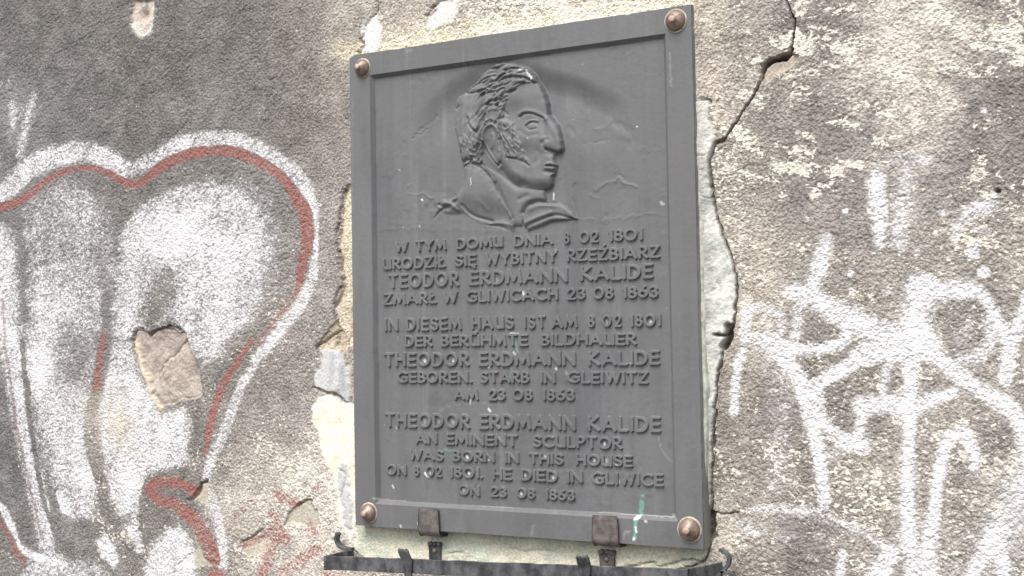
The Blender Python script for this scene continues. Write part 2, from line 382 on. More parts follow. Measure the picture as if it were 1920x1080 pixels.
# cream plaster patch left of the plaque
CREAM = [(585, 762), (600, 745), (622, 738), (640, 752), (668, 760), (668, 960), (672, 1000), (655, 1010), (640, 985), (628, 960), (634, 930), (620, 880), (604, 850), (596, 810), (586, 790)]
mk_cr, d_cr = region(CREAM, 'plaster_patch', 'bright cream plaster patch left of the plaque', .75, (.82, .78, .63), edge=6, grain=.2, colmix=.9)
setcol(mk_cr*ss(.5, .68, fbm(X, Z, .02, 3, seed=66))*.5, (.66, .55, .36)); setcol(mk_cr*ss(840, 960, PY)*.6, (.60, .60, .58))
PUTTY = [(605, 655), (618, 648), (640, 652), (658, 700), (660, 740), (655, 754), (643, 750), (634, 738), (612, 732), (592, 727), (592, 705), (600, 690), (603, 670)]
mk_pu, d_pu = region(PUTTY, 'mortar_patch', 'light grey putty dab beside the left plaque edge', .85, (.48, .48, .475), edge=6, grain=0)
setcol(mk_pu*gauss_stroke(QX2, QY2, [(625, 665), (626, 700), (622, 725)], 3.4)*.6, (.33, .335, .34)); setcol(mk_pu*gauss_stroke(PX, PY, [(645, 690), (648, 730)], 4)*.6, (.28, .29, .30))
PUT2 = [(640, 870), (650, 865), (658, 930), (664, 990), (650, 985), (640, 930), (632, 890)]
mk_p2, _ = region(PUT2, 'mortar_patch', 'thin grey putty streak lower left of the plaque', .9, (.47, .47, .47), edge=3, grain=0)
# sandy strip where render has fallen away left of the plaque
SAND = [(646, 352), (656, 345), (668, 350), (668, 640), (650, 650), (628, 650), (636, 610), (628, 575), (642, 535), (632, 480), (636, 430), (642, 390)]
mk_sa, _ = region(SAND, 'bare_mortar', 'sandy strip of bare mortar left of the plaque', .25, (.56, .49, .38), edge=3, grain=.45)
SAND2 = [(600, 640), (630, 600), (650, 640), (655, 700), (645, 660), (612, 652), (598, 660), (590, 650)]
mk_s2, _ = region(SAND2, 'bare_mortar', 'rough scab of bare mortar above the grey putty', .3, (.42, .36, .28), edge=3, grain=.35)
# white dabs above the plaque
mk_w1, _ = region([(818, 0), (858, 0), (862, 25), (850, 42), (828, 45), (800, 55), (800, 35), (815, 20)], 'plaster_patch', 'white plaster dab above the plaque', .85, (.62, .61, .58), edge=5, warp=2, grain=0)
mk_w2, _ = region([(690, 30), (706, 24), (718, 45), (716, 88), (700, 98), (676, 96), (680, 72), (672, 60)], 'plaster_patch', 'white plaster dab at the top left plaque corner', .85, (.60, .59, .57), edge=4, warp=2, grain=0)
mk_w3, _ = region([(983, 0), (995, 0), (992, 16), (984, 18)], 'plaster_patch', 'small white dab above the plaque top', .8, (.62, .60, .58), edge=4, grain=0)
# rim of light mortar all round the top of the plaque
rim = gauss_stroke(QX, QY, [(650, 100), (770, 82), (900, 58), (1100, 30), (1302, -8)], 16)*(1-mk_w2)
setcol(rim*.7, (.66, .60, .45)); GR = GR+rim*.15
setcol(gauss_stroke(QX, QY, [(1303, 10), (1305, 190)], 9)*.7, (.64, .58, .44))
# the chip that bares the stone on the left
CHIP = [(248, 622), (256, 617), (264, 619), (276, 624), (286, 618), (305, 615), (326, 616), (334, 622), (344, 622), (352, 634), (357, 655), (366, 675), (374, 695), (377, 722), (380, 738), (370, 746), (352, 750), (340, 748), (328, 756), (308, 760), (306, 770), (298, 766), (288, 752), (280, 738), (274, 715), (262, 690), (250, 662), (247, 640)]
_q = QX2, QY2; QX2, QY2 = PX+wf*4, PY+wg*4
mk_ch, d_ch = region(CHIP, 'bare_stone', 'brown stone bared by fallen render', .7, (.33, .275, .245), edge=3, warp=1, grain=.05)
QX2, QY2 = _q
setcol(mk_ch*ss(.42, .62, fbm(X, Z, .022, 4, seed=71))*.5, (.42, .37, .31))
H = H - mk_ch*.0055 + mk_ch*(fbm(X, Z, .03, 5, seed=72)-.5)*.012
fac = poly_sd(QX2, QY2, [(335, 655), (352, 650), (384, 745), (300, 757), (280, 730), (298, 685)])
H = H + mk_ch*ss(-3, 6, fac)*.0015*(1+.04*np.clip(fac, 0, 30)); setcol(mk_ch*ss(-2, 3, fac)*.35, (.46, .40, .34))
crm = mk_ch*np.clip(stroke(QX2, QY2, [(254, 640, 3), (264, 690, 6), (274, 715, 7), (284, 745, 4), (300, 765, 4)], 5, .6), 0, 1)
setcol(crm*.6, (.66, .58, .42)); H = H + crm*.005
H = H - gauss_stroke(QX2, QY2, [(352, 632), (330, 660), (308, 680), (300, 700)], 1.6)*.004*mk_ch
# chips elsewhere
mk_c2, d_c2 = region([(252, 0), (284, 0), (290, 30), (284, 55), (270, 66), (256, 62), (245, 45), (245, 20)], 'bare_mortar', 'pale oval chip at the top left', .55, (.50, .44, .38), edge=6, grain=.05)
H = H - mk_c2*.004; setcol(gauss_stroke(QX2, QY2, [(250, 45), (262, 66), (282, 52), (288, 20)], 4)*.6, (.56, .56, .52))
pin = blob(PX, PY, 269, 27, 5.5, 8, .3); H = H - pin*.008; setcol(np.clip(pin*1.1, 0, 1)*.6, (.30, .20, .15))
mk_c3, _ = region([(560, 945), (578, 937), (592, 955), (598, 985), (588, 1000), (570, 985), (545, 980), (530, 985), (540, 965)], 'bare_mortar', 'smooth brown scab low on the wall near the plaque', .75, (.42, .38, .31), edge=4, grain=.1, colmix=.8)
H = H - mk_c3*.003
mk_c4, _ = region([(378, 905), (388, 900), (392, 925), (386, 945), (366, 938), (352, 935), (366, 925)], 'bare_mortar', 'small beige chip below the right end of the heart outline', .8, (.40, .36, .29), edge=2.5, grain=.05)
H = H - mk_c4*.003
mk_c5, _ = region([(455, 1030), (470, 1010), (500, 1000), (508, 1015), (500, 1035), (470, 1045)], 'bare_mortar', 'pale chip between the red smears', .7, (.44, .40, .32), edge=4, grain=.2)
mk_c6, _ = region([(365, 985), (380, 1040), (410, 1062), (360, 1065), (330, 1060), (372, 1030)], 'bare_mortar', 'bare patch at the foot of the red hook', .7, (.47, .43, .34), edge=4, grain=.2, colmix=.7)
setcol(blob(QX, QY, 222, 790, 18, 32)*.6, (.62, .54, .38))
# pocket broken out beside the crack, upper right
mk_pk, d_pk = region([(1428, 128), (1438, 114), (1462, 112), (1484, 98), (1498, 103), (1492, 118), (1470, 134), (1450, 144), (1436, 160), (1427, 150)], 'bare_mortar', 'pinkish pocket broken out beside the crack', .6, (.40, .345, .29), edge=3, grain=.02)
H = H - mk_pk*.006
H = H - stroke(QX2, QY2, [(1432, 122), (1450, 112), (1470, 107), (1487, 92)], 4.5, .4)*.016
# levels
H = H + mk_strip*.0025 + mk_bed*.004 + mk_cr*.002 + mk_pu*.0035 + mk_p2*.0025 + (mk_w1+mk_w2)*.0015 - mk_sa*.0055 - mk_s2*.003
H = H + mk_strip*((tone-.5)*.006+(fbm(X, Z, .008, 3, seed=67)-.5)*.0022)
side = np.exp(-np.clip(X-.302, 0, 1)/.012)*ss(.27, .297, X)*ss(-.36, -.2, Z-Z0)*(Z < Z0+.40)*(.35+.65*ss(-.25, .25, Z-Z0))
H = H + side*(.017+.004*(tone-.5))
H = H + mk_pu*gauss_stroke(PX, PY, [(636, 660), (638, 700), (634, 730)], 5)*.003
# render stands a little prouder beyond the crack
# ---- cracks
CR = smooth_pts([(1472, -60, 2.), (1476, 0, 2.), (1490, 45, 1.9), (1487, 85, 2.2), (1480, 102, 4), (1462, 110, 5), (1440, 117, 5), (1431, 130, 4), (1428, 150, 3), (1405, 190, 2.6), (1380, 228, 2.6), (1360, 258, 3.0), (1344, 270, 3.4), (1337, 290, 3.2), (1336, 330, 2.4), (1340, 370, 2.2), (1345, 400, 2.2), (1362, 450, 1.9), (1375, 490, 1.9), (1383, 530, 2.2), (1384, 560, 2.4), (1376, 600, 2.8), (1365, 630, 3.4), (1355, 662, 2.2), (1345, 720, 2.0), (1341, 780, 2.2), (1336, 850, 2.0), (1334, 900, 2.0), (1336, 950, 2.6), (1334, 985, 5), (1330, 1035, 2.2), (1312, 1055, 1.8), (1288, 1062, 1.6)], 5)
q1 = PX+wa*9+wf*4; q2 = PY+wb*9+wg*4
crk = np.zeros(X.shape); I = sub(PX, PY, CR, 14)
if len(I[0]): crk[I] = 1-ss(.5, 1.3, seg_d(q1[I], q2[I], CR, 2.)/(.58+.6*vnoise(X[I], Z[I], .012, seed=83)))
hole = np.clip(stroke(PX, PY, [(1366, 612), (1368, 632), (1358, 650)], 6, .5)+stroke(PX, PY, [(1342, 627), (1364, 630)], 2.4, .5), 0, 1)
hole = np.maximum(hole, stroke(q1, q2, [(1338, 960), (1334, 985), (1335, 1005)], 6, .5)*.7)
fine_cracks = [([(645, 355), (638, 400), (630, 450), (640, 520), (625, 570), (634, 615), (622, 632), (600, 645), (592, 652), (594, 662)], 1.6), ([(668, 380), (660, 450), (664, 560), (652, 640)], 1.3),
               ([(704, -5), (706, 18), (690, 42), (680, 66), (672, 74), (682, 84), (672, 98), (668, 96)], 1.6), ([(835, 0), (812, 12), (800, 28)], 1.5),
               ([(1336, 955), (1360, 963), (1385, 960)], 1.6), ([(1303, 193), (1328, 188), (1334, 196)], 1.8), ([(1310, 290), (1326, 292)], 1.), ([(1322, 370), (1338, 372)], 1.2),
               ([(1802, 108), (1815, 120), (1820, 128)], .8), ([(1180, 1062), (1230, 1052), (1238, 1060), (1290, 1050), (1312, 1054)], 1.5), ([(960, 1030), (1040, 1034)], .9),
               ([(635, 878), (650, 892), (640, 935)], 1.), ([(556, 948), (572, 938), (584, 940)], 1.4), ([(452, 1016), (480, 1000), (492, 992)], 1.6), ([(354, 938), (372, 926), (376, 908), (388, 902)], 2.), ([(590, 728), (612, 736), (636, 742), (648, 756)], 1.8), ([(1530, 905), (1540, 930)], .7), ([(845, 1038), (858, 1034), (872, 1034)], 1.2)]
for pts, hw in fine_cracks:
    crk = np.maximum(crk, stroke(q1, q2, pts, hw*1.25, .7)*(.5 if hw > 1.3 else .28))
# edge shadow round the big chip, cut as a groove and painted dark
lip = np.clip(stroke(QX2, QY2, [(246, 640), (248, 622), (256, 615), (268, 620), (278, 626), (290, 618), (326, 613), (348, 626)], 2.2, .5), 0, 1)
H = H - crk*.009 - hole*.015 - lip*.006*(.3+vnoise(X, Z, .01, seed=85))
setcol(np.clip(crk*.8+hole+lip*.35, 0, 1)*.72, (.11, .085, .07))  # dark dirt in the cracks, plus the chip lip's painted shadow
dent = blob(PX, PY, 1871, 358, 3.4, 2.6); H = H - dent*.016
GR = GR - 1.0*np.clip(crk+hole+lip+dent, 0, 1)
LABC = crk > .42

# ---- smooth areas lose their roughcast
base_h = (fbm(X, Z, .18, 3, seed=51)-.5)*.006
RGH = .0009*rc - .0013*pit*left + (1-left)*(.0009*(crn-.5))
H = H - RGH*SM*.93 + SM*(fbm(X, Z, .012, 3, seed=55)-.5)*.0012

# ---- the graffiti
WP = np.zeros(X.shape); RP = np.zeros(X.shape)
GLAB = np.zeros(X.shape, int)
def white(pts, hw, v=1., soft=.45, curve=True):
    global WP; s = stroke(PX+wa*5, PY+wb*5, pts, hw, min(.95, soft*1.35), curve)*v; WP = np.maximum(WP, s)+.25*np.minimum(WP, s)*(WP < .7)
def erase(pts, hw, v=1., soft=.5, curve=True):
    global WP; WP = WP*(1-v*stroke(PX+wa*5, PY+wb*5, pts, hw, soft, curve))
def red(pts, hw, v=1., soft=.3):
    global RP, WP; s = stroke(PX+wa*5, PY+wb*5, pts, hw, soft)*v; RP = np.maximum(RP, s); WP = WP*(1-.75*s)
def fill(pts, v, soft=14.):
    global WP; WP = np.maximum(WP, ss(-soft*1.5, soft*1.5, poly_sd(PX+wa*10, PY+wb*10, pts, 60))*v)
# left: heart shape
fill([(-60, 470), (0, 440), (60, 370), (110, 340), (165, 345), (215, 400), (215, 560), (150, 640), (60, 700), (-60, 640)], .52, 18)
fill([(50, 560), (110, 520), (190, 560), (185, 700), (175, 800), (185, 940), (170, 990), (110, 960), (70, 840), (45, 680)], .72, 20)
fill([(212, 520), (225, 440), (262, 385), (330, 350), (395, 335), (450, 348), (490, 385), (505, 440), (508, 500), (492, 560), (470, 610), (430, 640), (400, 680), (380, 690), (360, 640), (320, 600), (300, 620), (240, 640), (208, 640)], .72, 12)
WP = np.maximum(WP, .93*blob(PX, PY, 440, 470, 62, 85)); WP = np.maximum(WP, .9*blob(PX, PY, 400, 590, 40, 60, .5))
fill([(208, 640), (250, 640), (262, 700), (300, 775), (350, 760), (360, 800), (352, 870), (320, 880), (275, 890), (260, 930), (255, 1020), (235, 1010), (205, 940), (185, 820), (180, 760)], .80, 9)
white([(300, 640), (380, 640), (420, 600)], 22, .6, .6)
white([(-20, 600), (16, 625), (26, 720), (46, 820), (70, 930), (88, 1015)], 18, .76)
white([(-10, 440), (10, 500), (5, 580)], 26, .62, .6); fill([(30, 480), (215, 470), (235, 560), (215, 640), (60, 640)], .6, 16)
white([(-40, 930), (0, 950), (20, 985), (35, 1025), (70, 1045), (120, 1060)], 8, .9)
fill([(50, 1050), (95, 1020), (130, 1050), (180, 1050), (200, 1075), (230, 1120), (20, 1120)], .6, 10)
fill([(180, 1010), (196, 1000), (214, 1020), (224, 1050), (215, 1070), (196, 1052), (180, 1030)], 1., 4)
fill([(285, 1020), (310, 992), (335, 985), (355, 1000), (368, 1030), (362, 1060), (390, 1120), (250, 1120), (270, 1060)], .86, 9)
white([(235, 930), (250, 980), (262, 1030)], 9, .7)
# bare shapes left between the paint
erase([(312, 520), (304, 555), (285, 590)], 27, .62, .8)
erase([(32, 400), (40, 520), (42, 600)], 9, .6, .7)
erase([(40, 640), (50, 740), (64, 850), (82, 940), (98, 985), (108, 1020)], 4.5, .75, .5)
erase([(198, 560), (200, 640), (186, 720), (170, 780), (172, 850), (186, 900), (196, 960), (190, 990)], 9, .78, .6)
erase([(185, 470), (205, 560)], 10, .5, .8)
erase([(125, 990), (170, 985), (240, 975)], 9, .6, .6)
erase([(120, 620), (150, 660), (140, 700)], 16, .3, .8)
# double outline
white([(-40, 385, 20), (12, 358, 18), (45, 325, 20), (85, 300, 22), (140, 285, 21), (185, 290, 21), (225, 312, 19), (252, 322, 16), (290, 302, 18), (335, 275, 18), (385, 262, 17), (435, 262, 16), (485, 283, 19), (530, 312, 20), (565, 345, 19), (586, 385, 11), (592, 425, 6), (590, 470, 6), (584, 520, 10), (568, 560, 12), (540, 600, 13), (505, 640, 13), (478, 680, 10), (455, 720, 9), (438, 760, 9), (420, 810, 10), (400, 850, 10), (386, 900, 9), (396, 940, 12), (412, 985, 11), (418, 1045, 10), (414, 1100, 10)], 12, .72, .36)
erase([(230, 352), (300, 330), (380, 310), (450, 310), (510, 345), (540, 400), (548, 470), (530, 560), (500, 600)], 13, .9, .5)
red([(-40, 388, 8), (12, 386, 8), (45, 372, 7), (90, 338, 6), (130, 318, 6), (175, 316, 5), (210, 328, 6), (240, 343, 8), (265, 342, 8), (300, 315, 9), (345, 293, 10), (395, 283, 10), (445, 287, 10), (490, 305, 10), (530, 335, 10), (555, 368, 12), (573, 405, 14), (574, 450, 12), (566, 500, 9), (556, 545, 6)], 8, .95)
red([(556, 545), (520, 595), (485, 645)], 7, .45, .7); red([(470, 640, 6), (445, 680, 7), (420, 720, 8), (402, 765, 8), (390, 815, 7), (384, 850, 5)], 8, .95, .3)
red([(195, 628), (186, 680), (180, 728)], 7, .8, .5)
red([(368, 920, 9), (330, 905, 10), (295, 905, 11), (282, 920, 11), (300, 938, 12), (335, 950, 13), (365, 975, 14), (385, 1010, 13), (402, 1050, 12)], 11, .95, .3)
red([(-20, 950), (5, 985), (25, 1020), (45, 1060)], 6, .75, .5)
red([(4, 560), (8, 640), (16, 700), (30, 800), (62, 940), (78, 1010)], 3, .4, .8)
for pts, hw, v in (([(522, 928), (552, 945)], 11, .7), ([(460, 1022), (500, 1000), (520, 985), (510, 960)], 8, .75), ([(490, 1075), (505, 1040), (520, 1000), (535, 1010)], 12, .75), ([(530, 1080), (560, 1055), (595, 1030)], 12, .65), ([(580, 985), (590, 1000)], 8, .7), ([(425, 985), (430, 1000)], 5, .6), ([(440, 970), (470, 940)], 5, .45), ([(590, 920), (600, 905)], 7, .4), ([(400, 1075), (415, 1078)], 10, .8), ([(615, 1075), (640, 1085)], 12, .5)):
    red(pts, hw, v, .6)
LEFTG = (ss(.18, .3, np.maximum(WP, RP)) > .5) & (PX < 640)
white([(22, 195), (25, 240)], 7, .5, .8); white([(62, 180), (50, 230), (38, 290)], 8, .62, .8); white([(35, 210), (55, 215)], 16, .42, .9); white([(5, 100), (15, 260)], 22, .26, .9)
# pale smears of old limewash
white([(600, 880), (560, 900), (520, 960)], 26, .30, .9); white([(1395, 985), (1420, 1000)], 14, .5, .8)
# right: looping tag
Rw = [([(1643, 335, 15), (1648, 400, 15), (1650, 455, 10)], 12, .88), ([(1700, 330, 18), (1690, 400, 18), (1688, 455, 16)], 12, .62), ([(1665, 310), (1700, 296), (1735, 300)], 14, .45), ([(1733, 300), (1735, 330)], 10, .35),
      ([(1548, 452, 14), (1538, 495, 14), (1520, 540, 16)], 14, .80), ([(1845, 385), (1810, 405), (1790, 440)], 12, .55), ([(1855, 385), (1830, 390)], 14, .6), ([(1835, 430), (1850, 440)], 9, .5),
      ([(1478, 548, 11), (1500, 545, 14), (1530, 560, 16), (1565, 585, 19), (1600, 600, 20), (1640, 620, 22), (1700, 640, 26), (1740, 645, 20)], 16, 1.),
      ([(1500, 560), (1496, 600), (1488, 640)], 11, .62), ([(1572, 590), (1588, 615), (1580, 640), (1550, 652), (1500, 656), (1465, 652)], 11, .88),
      ([(1402, 582), (1398, 610), (1396, 632)], 10, .88), ([(1402, 582), (1435, 576), (1462, 590), (1466, 615), (1450, 632), (1420, 630)], 10, .6), ([(1436, 596), (1442, 610)], 11, .5), ([(1396, 632), (1430, 640), (1470, 655)], 13, .66),
      ([(1392, 660), (1384, 690), (1378, 730), (1376, 772)], 8, .86), ([(1450, 655, 14), (1485, 690, 15), (1510, 740, 15), (1522, 790, 14), (1532, 840, 12), (1540, 890, 11), (1546, 940, 11)], 14, .95),
      ([(1430, 660), (1460, 720), (1465, 800), (1460, 900)], 26, .36), ([(1700, 655, 16), (1650, 665, 13), (1595, 685, 12), (1550, 710, 13), (1530, 735, 13), (1532, 765, 13), (1550, 800, 12), (1580, 825, 15), (1615, 832, 16)], 13, .98),
      ([(1612, 762, 14), (1660, 758, 17), (1710, 765, 18), (1750, 750, 13), (1790, 735, 8)], 14, .95), ([(1616, 765), (1612, 800), (1600, 825)], 9, .9), ([(1655, 735), (1660, 690), (1670, 670)], 9, .6),
      ([(1730, 540, 22), (1718, 590, 26), (1712, 640, 24), (1708, 700, 14), (1706, 780, 13), (1704, 850, 10), (1702, 930, 11), (1706, 1000, 14), (1716, 1080, 20)], 14, .92),
      ([(1720, 540, 22), (1760, 545, 16), (1800, 545, 17), (1835, 545, 12)], 14, 1.), ([(1620, 650), (1600, 665), (1640, 650)], 8, .8),
      ([(1740, 650, 18), (1780, 690, 14), (1830, 725, 14), (1880, 755, 15), (1910, 790, 15), (1930, 840, 14)], 14, .98),
      ([(1842, 555), (1865, 590), (1885, 630), (1888, 680), (1885, 712)], 10, .95), ([(1925, 560), (1905, 620), (1890, 670), (1884, 712)], 11, .92), ([(1850, 605), (1858, 640), (1835, 668), (1800, 672)], 13, .62), ([(1820, 600), (1800, 640)], 12, .35),
      ([(1828, 875, 8), (1826, 845, 12), (1808, 812, 12), (1785, 815, 12), (1770, 850, 12), (1758, 910, 10), (1750, 970, 11), (1742, 1030, 14), (1740, 1090, 16)], 12, .95),
      ([(1405, 955, 8), (1480, 955, 10), (1550, 968, 12), (1620, 1000, 12), (1665, 1030, 10)], 10, .55), ([(1440, 985), (1480, 1000)], 26, .28), ([(1580, 1040), (1574, 1090)], 9, .95), ([(1672, 1040, 16), (1655, 1070, 20), (1640, 1100, 20)], 16, 1.),
      ([(1870, 1000, 16), (1845, 1040, 14), (1815, 1090, 12)], 14, .98), ([(1868, 1000, 14), (1880, 1060, 12), (1882, 1090, 12)], 12, .95), ([(1925, 900), (1900, 960), (1880, 1000)], 34, .55), ([(1920, 830), (1905, 900)], 22, .4), ([(1700, 860), (1690, 1000)], 20, .35), ([(1550, 860), (1590, 830)], 10, .5), ([(1760, 940), (1700, 1010)], 14, .3)]
pre = WP.copy()
for pts, hw, v in Rw: white([(q[0], q[1])+((q[2]*1.12,) if len(q) > 2 else ()) for q in pts], hw*1.12, min(v, .92), .6)
for x_, y_, r_, v in ((1825, 475, 14, 1), (1845, 510, 14, 1), (1595, 512, 9, 1), (1586, 395, 7, .85), (1765, 400, 9, .6), (1658, 395, 8, .9), (1598, 545, 8, .6), (1735, 535, 26, 1.), (1630, 395, 6, .8), (1720, 475, 9, .5), (1662, 545, 12, .5), (1665, 548, 6, .7), (1645, 430, 8, .9), (1765, 510, 8, .6), (1590, 725, 5, .6), (1512, 412, 6, .5), (1652, 760, 4, .9), (1845, 205, 7, .9)):
    WP = np.maximum(WP, (1-ss(.6, 1.2, np.hypot(QX2-x_, QY2-y_)/r_))*v)
RIGHTG = (np.where(PX > 1345, WP, 0) > .30)
patchy = ss(.25, .7, fbm(X, Z, .02, 3, seed=91))
strk = vnoise(X, Z, .012, .11, rot=-.12, seed=93)
lft = ss(680, 600, PX)
WP = WP*(.84+.18*patchy)*(1-lft*(.15*ss(.62, .38, fbm(X, Z, .07, 3, seed=94))+.10*ss(.55, .25, strk)))
WP = WP*(1-.45*blob(PX, PY, 145, 665, 34, 60, .2))*(1-.30*blob(PX, PY, 225, 800, 20, 40))
for bx_, by_, rx_, ry_ in ((75, 690, 26, 60), (330, 440, 90, 60), (110, 960, 26, 40), (240, 900, 30, 50), (160, 890, 30, 30)): WP = np.maximum(WP, np.where(WP > .3, .92*blob(PX, PY, bx_, by_, rx_, ry_), WP))
WP = WP*(1-np.clip(mk_ch*.97+crk*.8+mk_c4*.8, 0, 1)); RP = RP*(1-mk_ch)*(1-crk*.6)
RP = RP*(.60+.24*patchy)
# paint only where the mortar strip is not
i1 = max(NAMES)+1; NAMES[i1] = ('graffiti', 'white and red sprayed heart-shaped outline, left half of the wall')
i2 = i1+1; NAMES[i2] = ('graffiti', 'white sprayed looping tag, right half of the wall'); i3 = i2+1; NAMES[i3] = ('crack', 'dark cracks through the render')
keepm = LAB == 0
LAB[keepm & LEFTG] = i1; LAB[keepm & RIGHTG] = i2; LAB[LABC] = i3
PAINT = np.stack([np.clip(WP, 0, 1), np.clip(RP, 0, 1), np.clip(GR, 0, 1), np.clip(SM, 0, 1)], -1)
H[np.abs(X) > 1.6] *= .3
V = np.stack([X, -H, Z], -1).reshape(-1, 3)
lab = LAB[:-1, :-1].copy()
Xc = (X[:-1, :-1]+X[1:, 1:])/2; Zc = (Z[:-1, :-1]+Z[1:, 1:])/2-Z0
lab[(np.abs(Xc) < .285) & (np.abs(Zc) < .365)] = -1        # nothing to see behind the plaque
parts = split_grid(V, X.shape, lab, {'base': BASE.reshape(-1, 4), 'paint': PAINT.reshape(-1, 4)})
wall = tag(empty('house_wall'), 'old house wall of sooty grey roughcast with sprayed graffiti and a long crack', 'wall')
for l, (v_, q_, a_) in parts.items():
    nm, lb = NAMES[l]
    o = link(nm, quad_mesh(nm, v_, q_, a_), WALL, wall)
    if lb: o['label'] = lb
def box_mesh(name, x0, x1, y0, y1, z0, z1, bev=0., seg=2):
    bm = bmesh.new(); bmesh.ops.create_cube(bm, size=1)
    for v in bm.verts: v.co = Vector(((x0+x1)/2+v.co.x*(x1-x0), (y0+y1)/2+v.co.y*(y1-y0), (z0+z1)/2+v.co.z*(z1-z0)))
    if bev: bmesh.ops.bevel(bm, geom=bm.edges[:], offset=bev, segments=seg, affect='EDGES', profile=.6)
    me = bpy.data.meshes.new(name); bm.to_mesh(me); bm.free()
    return me
link('masonry_core', box_mesh('masonry_core', -4, 4, .05, .45, 0, Z0+2.3), SOIL, wall)
g = link('pavement', box_mesh('pavement', -14, 14, -3.2, .04, -.14, 0.), PAVE); tag(g, kind='structure')
g = link('road', box_mesh('road', -60, 60, -60, -3.2, -.4, -.13), SOIL); tag(g, kind='structure')

# ================================================================ THE PLAQUE
W2, H2 = .300, .3815
FX, FZ = .2600, .3455; IX, IZ = .2540, .3392; REC = .0070
_e = .0004
px_ = spacing([(-W2, .0025), (-FX, .0025), (-IX, .0015), (-.20, .0011), (.20, .0011), (IX, .0025), (FX, .0015), (W2, .0025)])
px_ = np.unique(np.concatenate([px_, [a*b+c for a in (1, -1) for b in (FX, IX) for c in (-_e, _e)]]))
pz_ = spacing([(-H2, .0022), (-FZ, .0022), (-IZ, .0015), (.085, .0022), (.09, .0011), (.325, .0011), (IZ, .0022), (FZ, .0015), (H2, .0022)])
pz_ = np.unique(np.concatenate([pz_, [a*b+c for a in (1, -1) for b in (FZ, IZ) for c in (-_e, _e)]]))
U, Wz = np.meshgrid(px_, pz_)
def lvl(a, f, i): return np.clip((f-np.abs(a))/(f-i), 0, 1)
rec = np.minimum(lvl(U, FX, IX), lvl(Wz, FZ, IZ))
D = -REC*rec                                                # + = towards the viewer, from the frame face
inside = rec > .999
AX, AY = to_px(U, -T+REC, Wz+Z0)                            # photo position on the recessed field
BX, BY = to_px(U, -T, Wz+Z0)
z5 = lambda *p: [(740+a[0]/3, 90+a[1]/3)+tuple(a[2:]) for a in p]
z6 = lambda *p: [(840+a[0]/4.5, 110+a[1]/4.5)+tuple(a[2:]) for a in p]
mm = .001
h = np.zeros(U.shape)
h += (fbm(U, Wz, .09, 3, seed=101)-.5)*1.6*mm + (fbm(U, Wz, .02, 3, seed=103)-.5)*.35*mm
# hollow cast behind the head
HOL = smooth_pts([(772, 285), (782, 240), (792, 212), (815, 182), (850, 150), (890, 128), (935, 112), (990, 116), (1040, 134), (1090, 148), (1140, 172), (1170, 186), (1185, 240), (1165, 300), (1080, 400), (830, 400), (780, 340)], 3)
dh = poly_sd(AX, AY, HOL, 60)
h += ss(.6, .9, vnoise(U, Wz, .03, seed=109))*(fbm(U, Wz, .008, 3, seed=108)-.5)*1.1*mm
h -= 9.*mm*ss(-6, 44, dh)*(1-ss(150, 310, AY))*(1-.55*np.exp(-((AX-1180)/45)**2))
for pts, s, a in (([(788, 245), (800, 236), (815, 222)], 2., -1.2), ([(775, 262), (790, 252), (800, 245)], 1.6, -1.), ([(1118, 245), (1130, 238), (1140, 226)], 3, 1.6), ([(1060, 240), (1075, 246)], 3, -1.2), ([(1092, 268), (1110, 270), (1140, 266)], 2, -1.), ([(1150, 232), (1175, 240), (1188, 258), (1180, 270)], 5, -1.4), ([(1140, 240), (1170, 250)], 7, 1.2),
                  ([(1115, 354), (1130, 346), (1150, 344), (1165, 335), (1172, 344), (1195, 352)], 2.2, 1.6), ([(1154, 318), (1160, 310)], 1.8, 1.2), ([(1162, 326), (1170, 336)], 1.8, -1.4), ([(1110, 366), (1120, 376)], 1.8, 1.), ([(1072, 355), (1078, 350), (1075, 372), (1080, 400)], 2.4, -1.2),
                  ([(700, 432), (780, 428), (860, 430), (930, 434)], 2., .7), ([(1080, 412), (1140, 412), (1245, 400)], 1.8, .8), ([(735, 418), (830, 422)], 3, .6), ([(768, 346), (780, 350)], 2, 1.), ([(768, 362), (795, 366), (808, 374)], 2, 1.2)):
    h += gauss_stroke(AX+(fbm(U, Wz, .012, 2, seed=105)-.5)*14, AY+(fbm(U, Wz, .012, 2, seed=106)-.5)*14, pts, s*1.05)*a*mm*.55*(.4+.9*vnoise(U, Wz, .012, seed=107))
# ---- the head in relief
HEADP = z5((380, 665), (366, 600), (352, 530), (338, 460), (336, 380), (338, 300), (355, 270), (400, 245), (440, 205), (475, 175), (500, 140), (535, 112), (560, 98), (600, 84), (650, 82), (705, 98), (745, 108), (778, 140), (796, 182), (812, 205), (835, 245), (848, 285), (858, 330), (864, 372), (885, 398), (912, 430), (932, 470), (945, 520), (949, 565), (940, 588), (922, 596), (900, 602), (900, 625), (908, 645), (914, 660), (905, 676), (908, 692), (900, 712), (888, 722), (890, 745), (892, 768), (878, 790), (850, 800), (800, 800), (760, 800), (700, 830), (640, 820), (560, 740), (470, 660))
NECKP = z5((470, 640), (600, 700), (700, 770), (850, 795), (845, 865), (760, 880), (725, 930), (715, 1000), (660, 1000), (620, 900), (560, 760))
COLP = z5((385, 668), (410, 652), (450, 655), (490, 680), (548, 745), (600, 850), (650, 950), (668, 1000), (660, 1028), (560, 1005), (470, 985), (380, 925), (330, 935), (250, 925), (210, 960), (228, 890), (268, 855), (320, 850), (350, 820), (375, 780), (388, 740))
BOWP = z5((720, 930), (745, 885), (800, 866), (860, 872), (920, 868), (960, 890), (1000, 920), (1025, 962), (960, 968), (880, 975), (820, 1000), (745, 1026), (722, 1000), (716, 960))
nz_ = (vnoise(U, Wz, .006, seed=111)-.5)
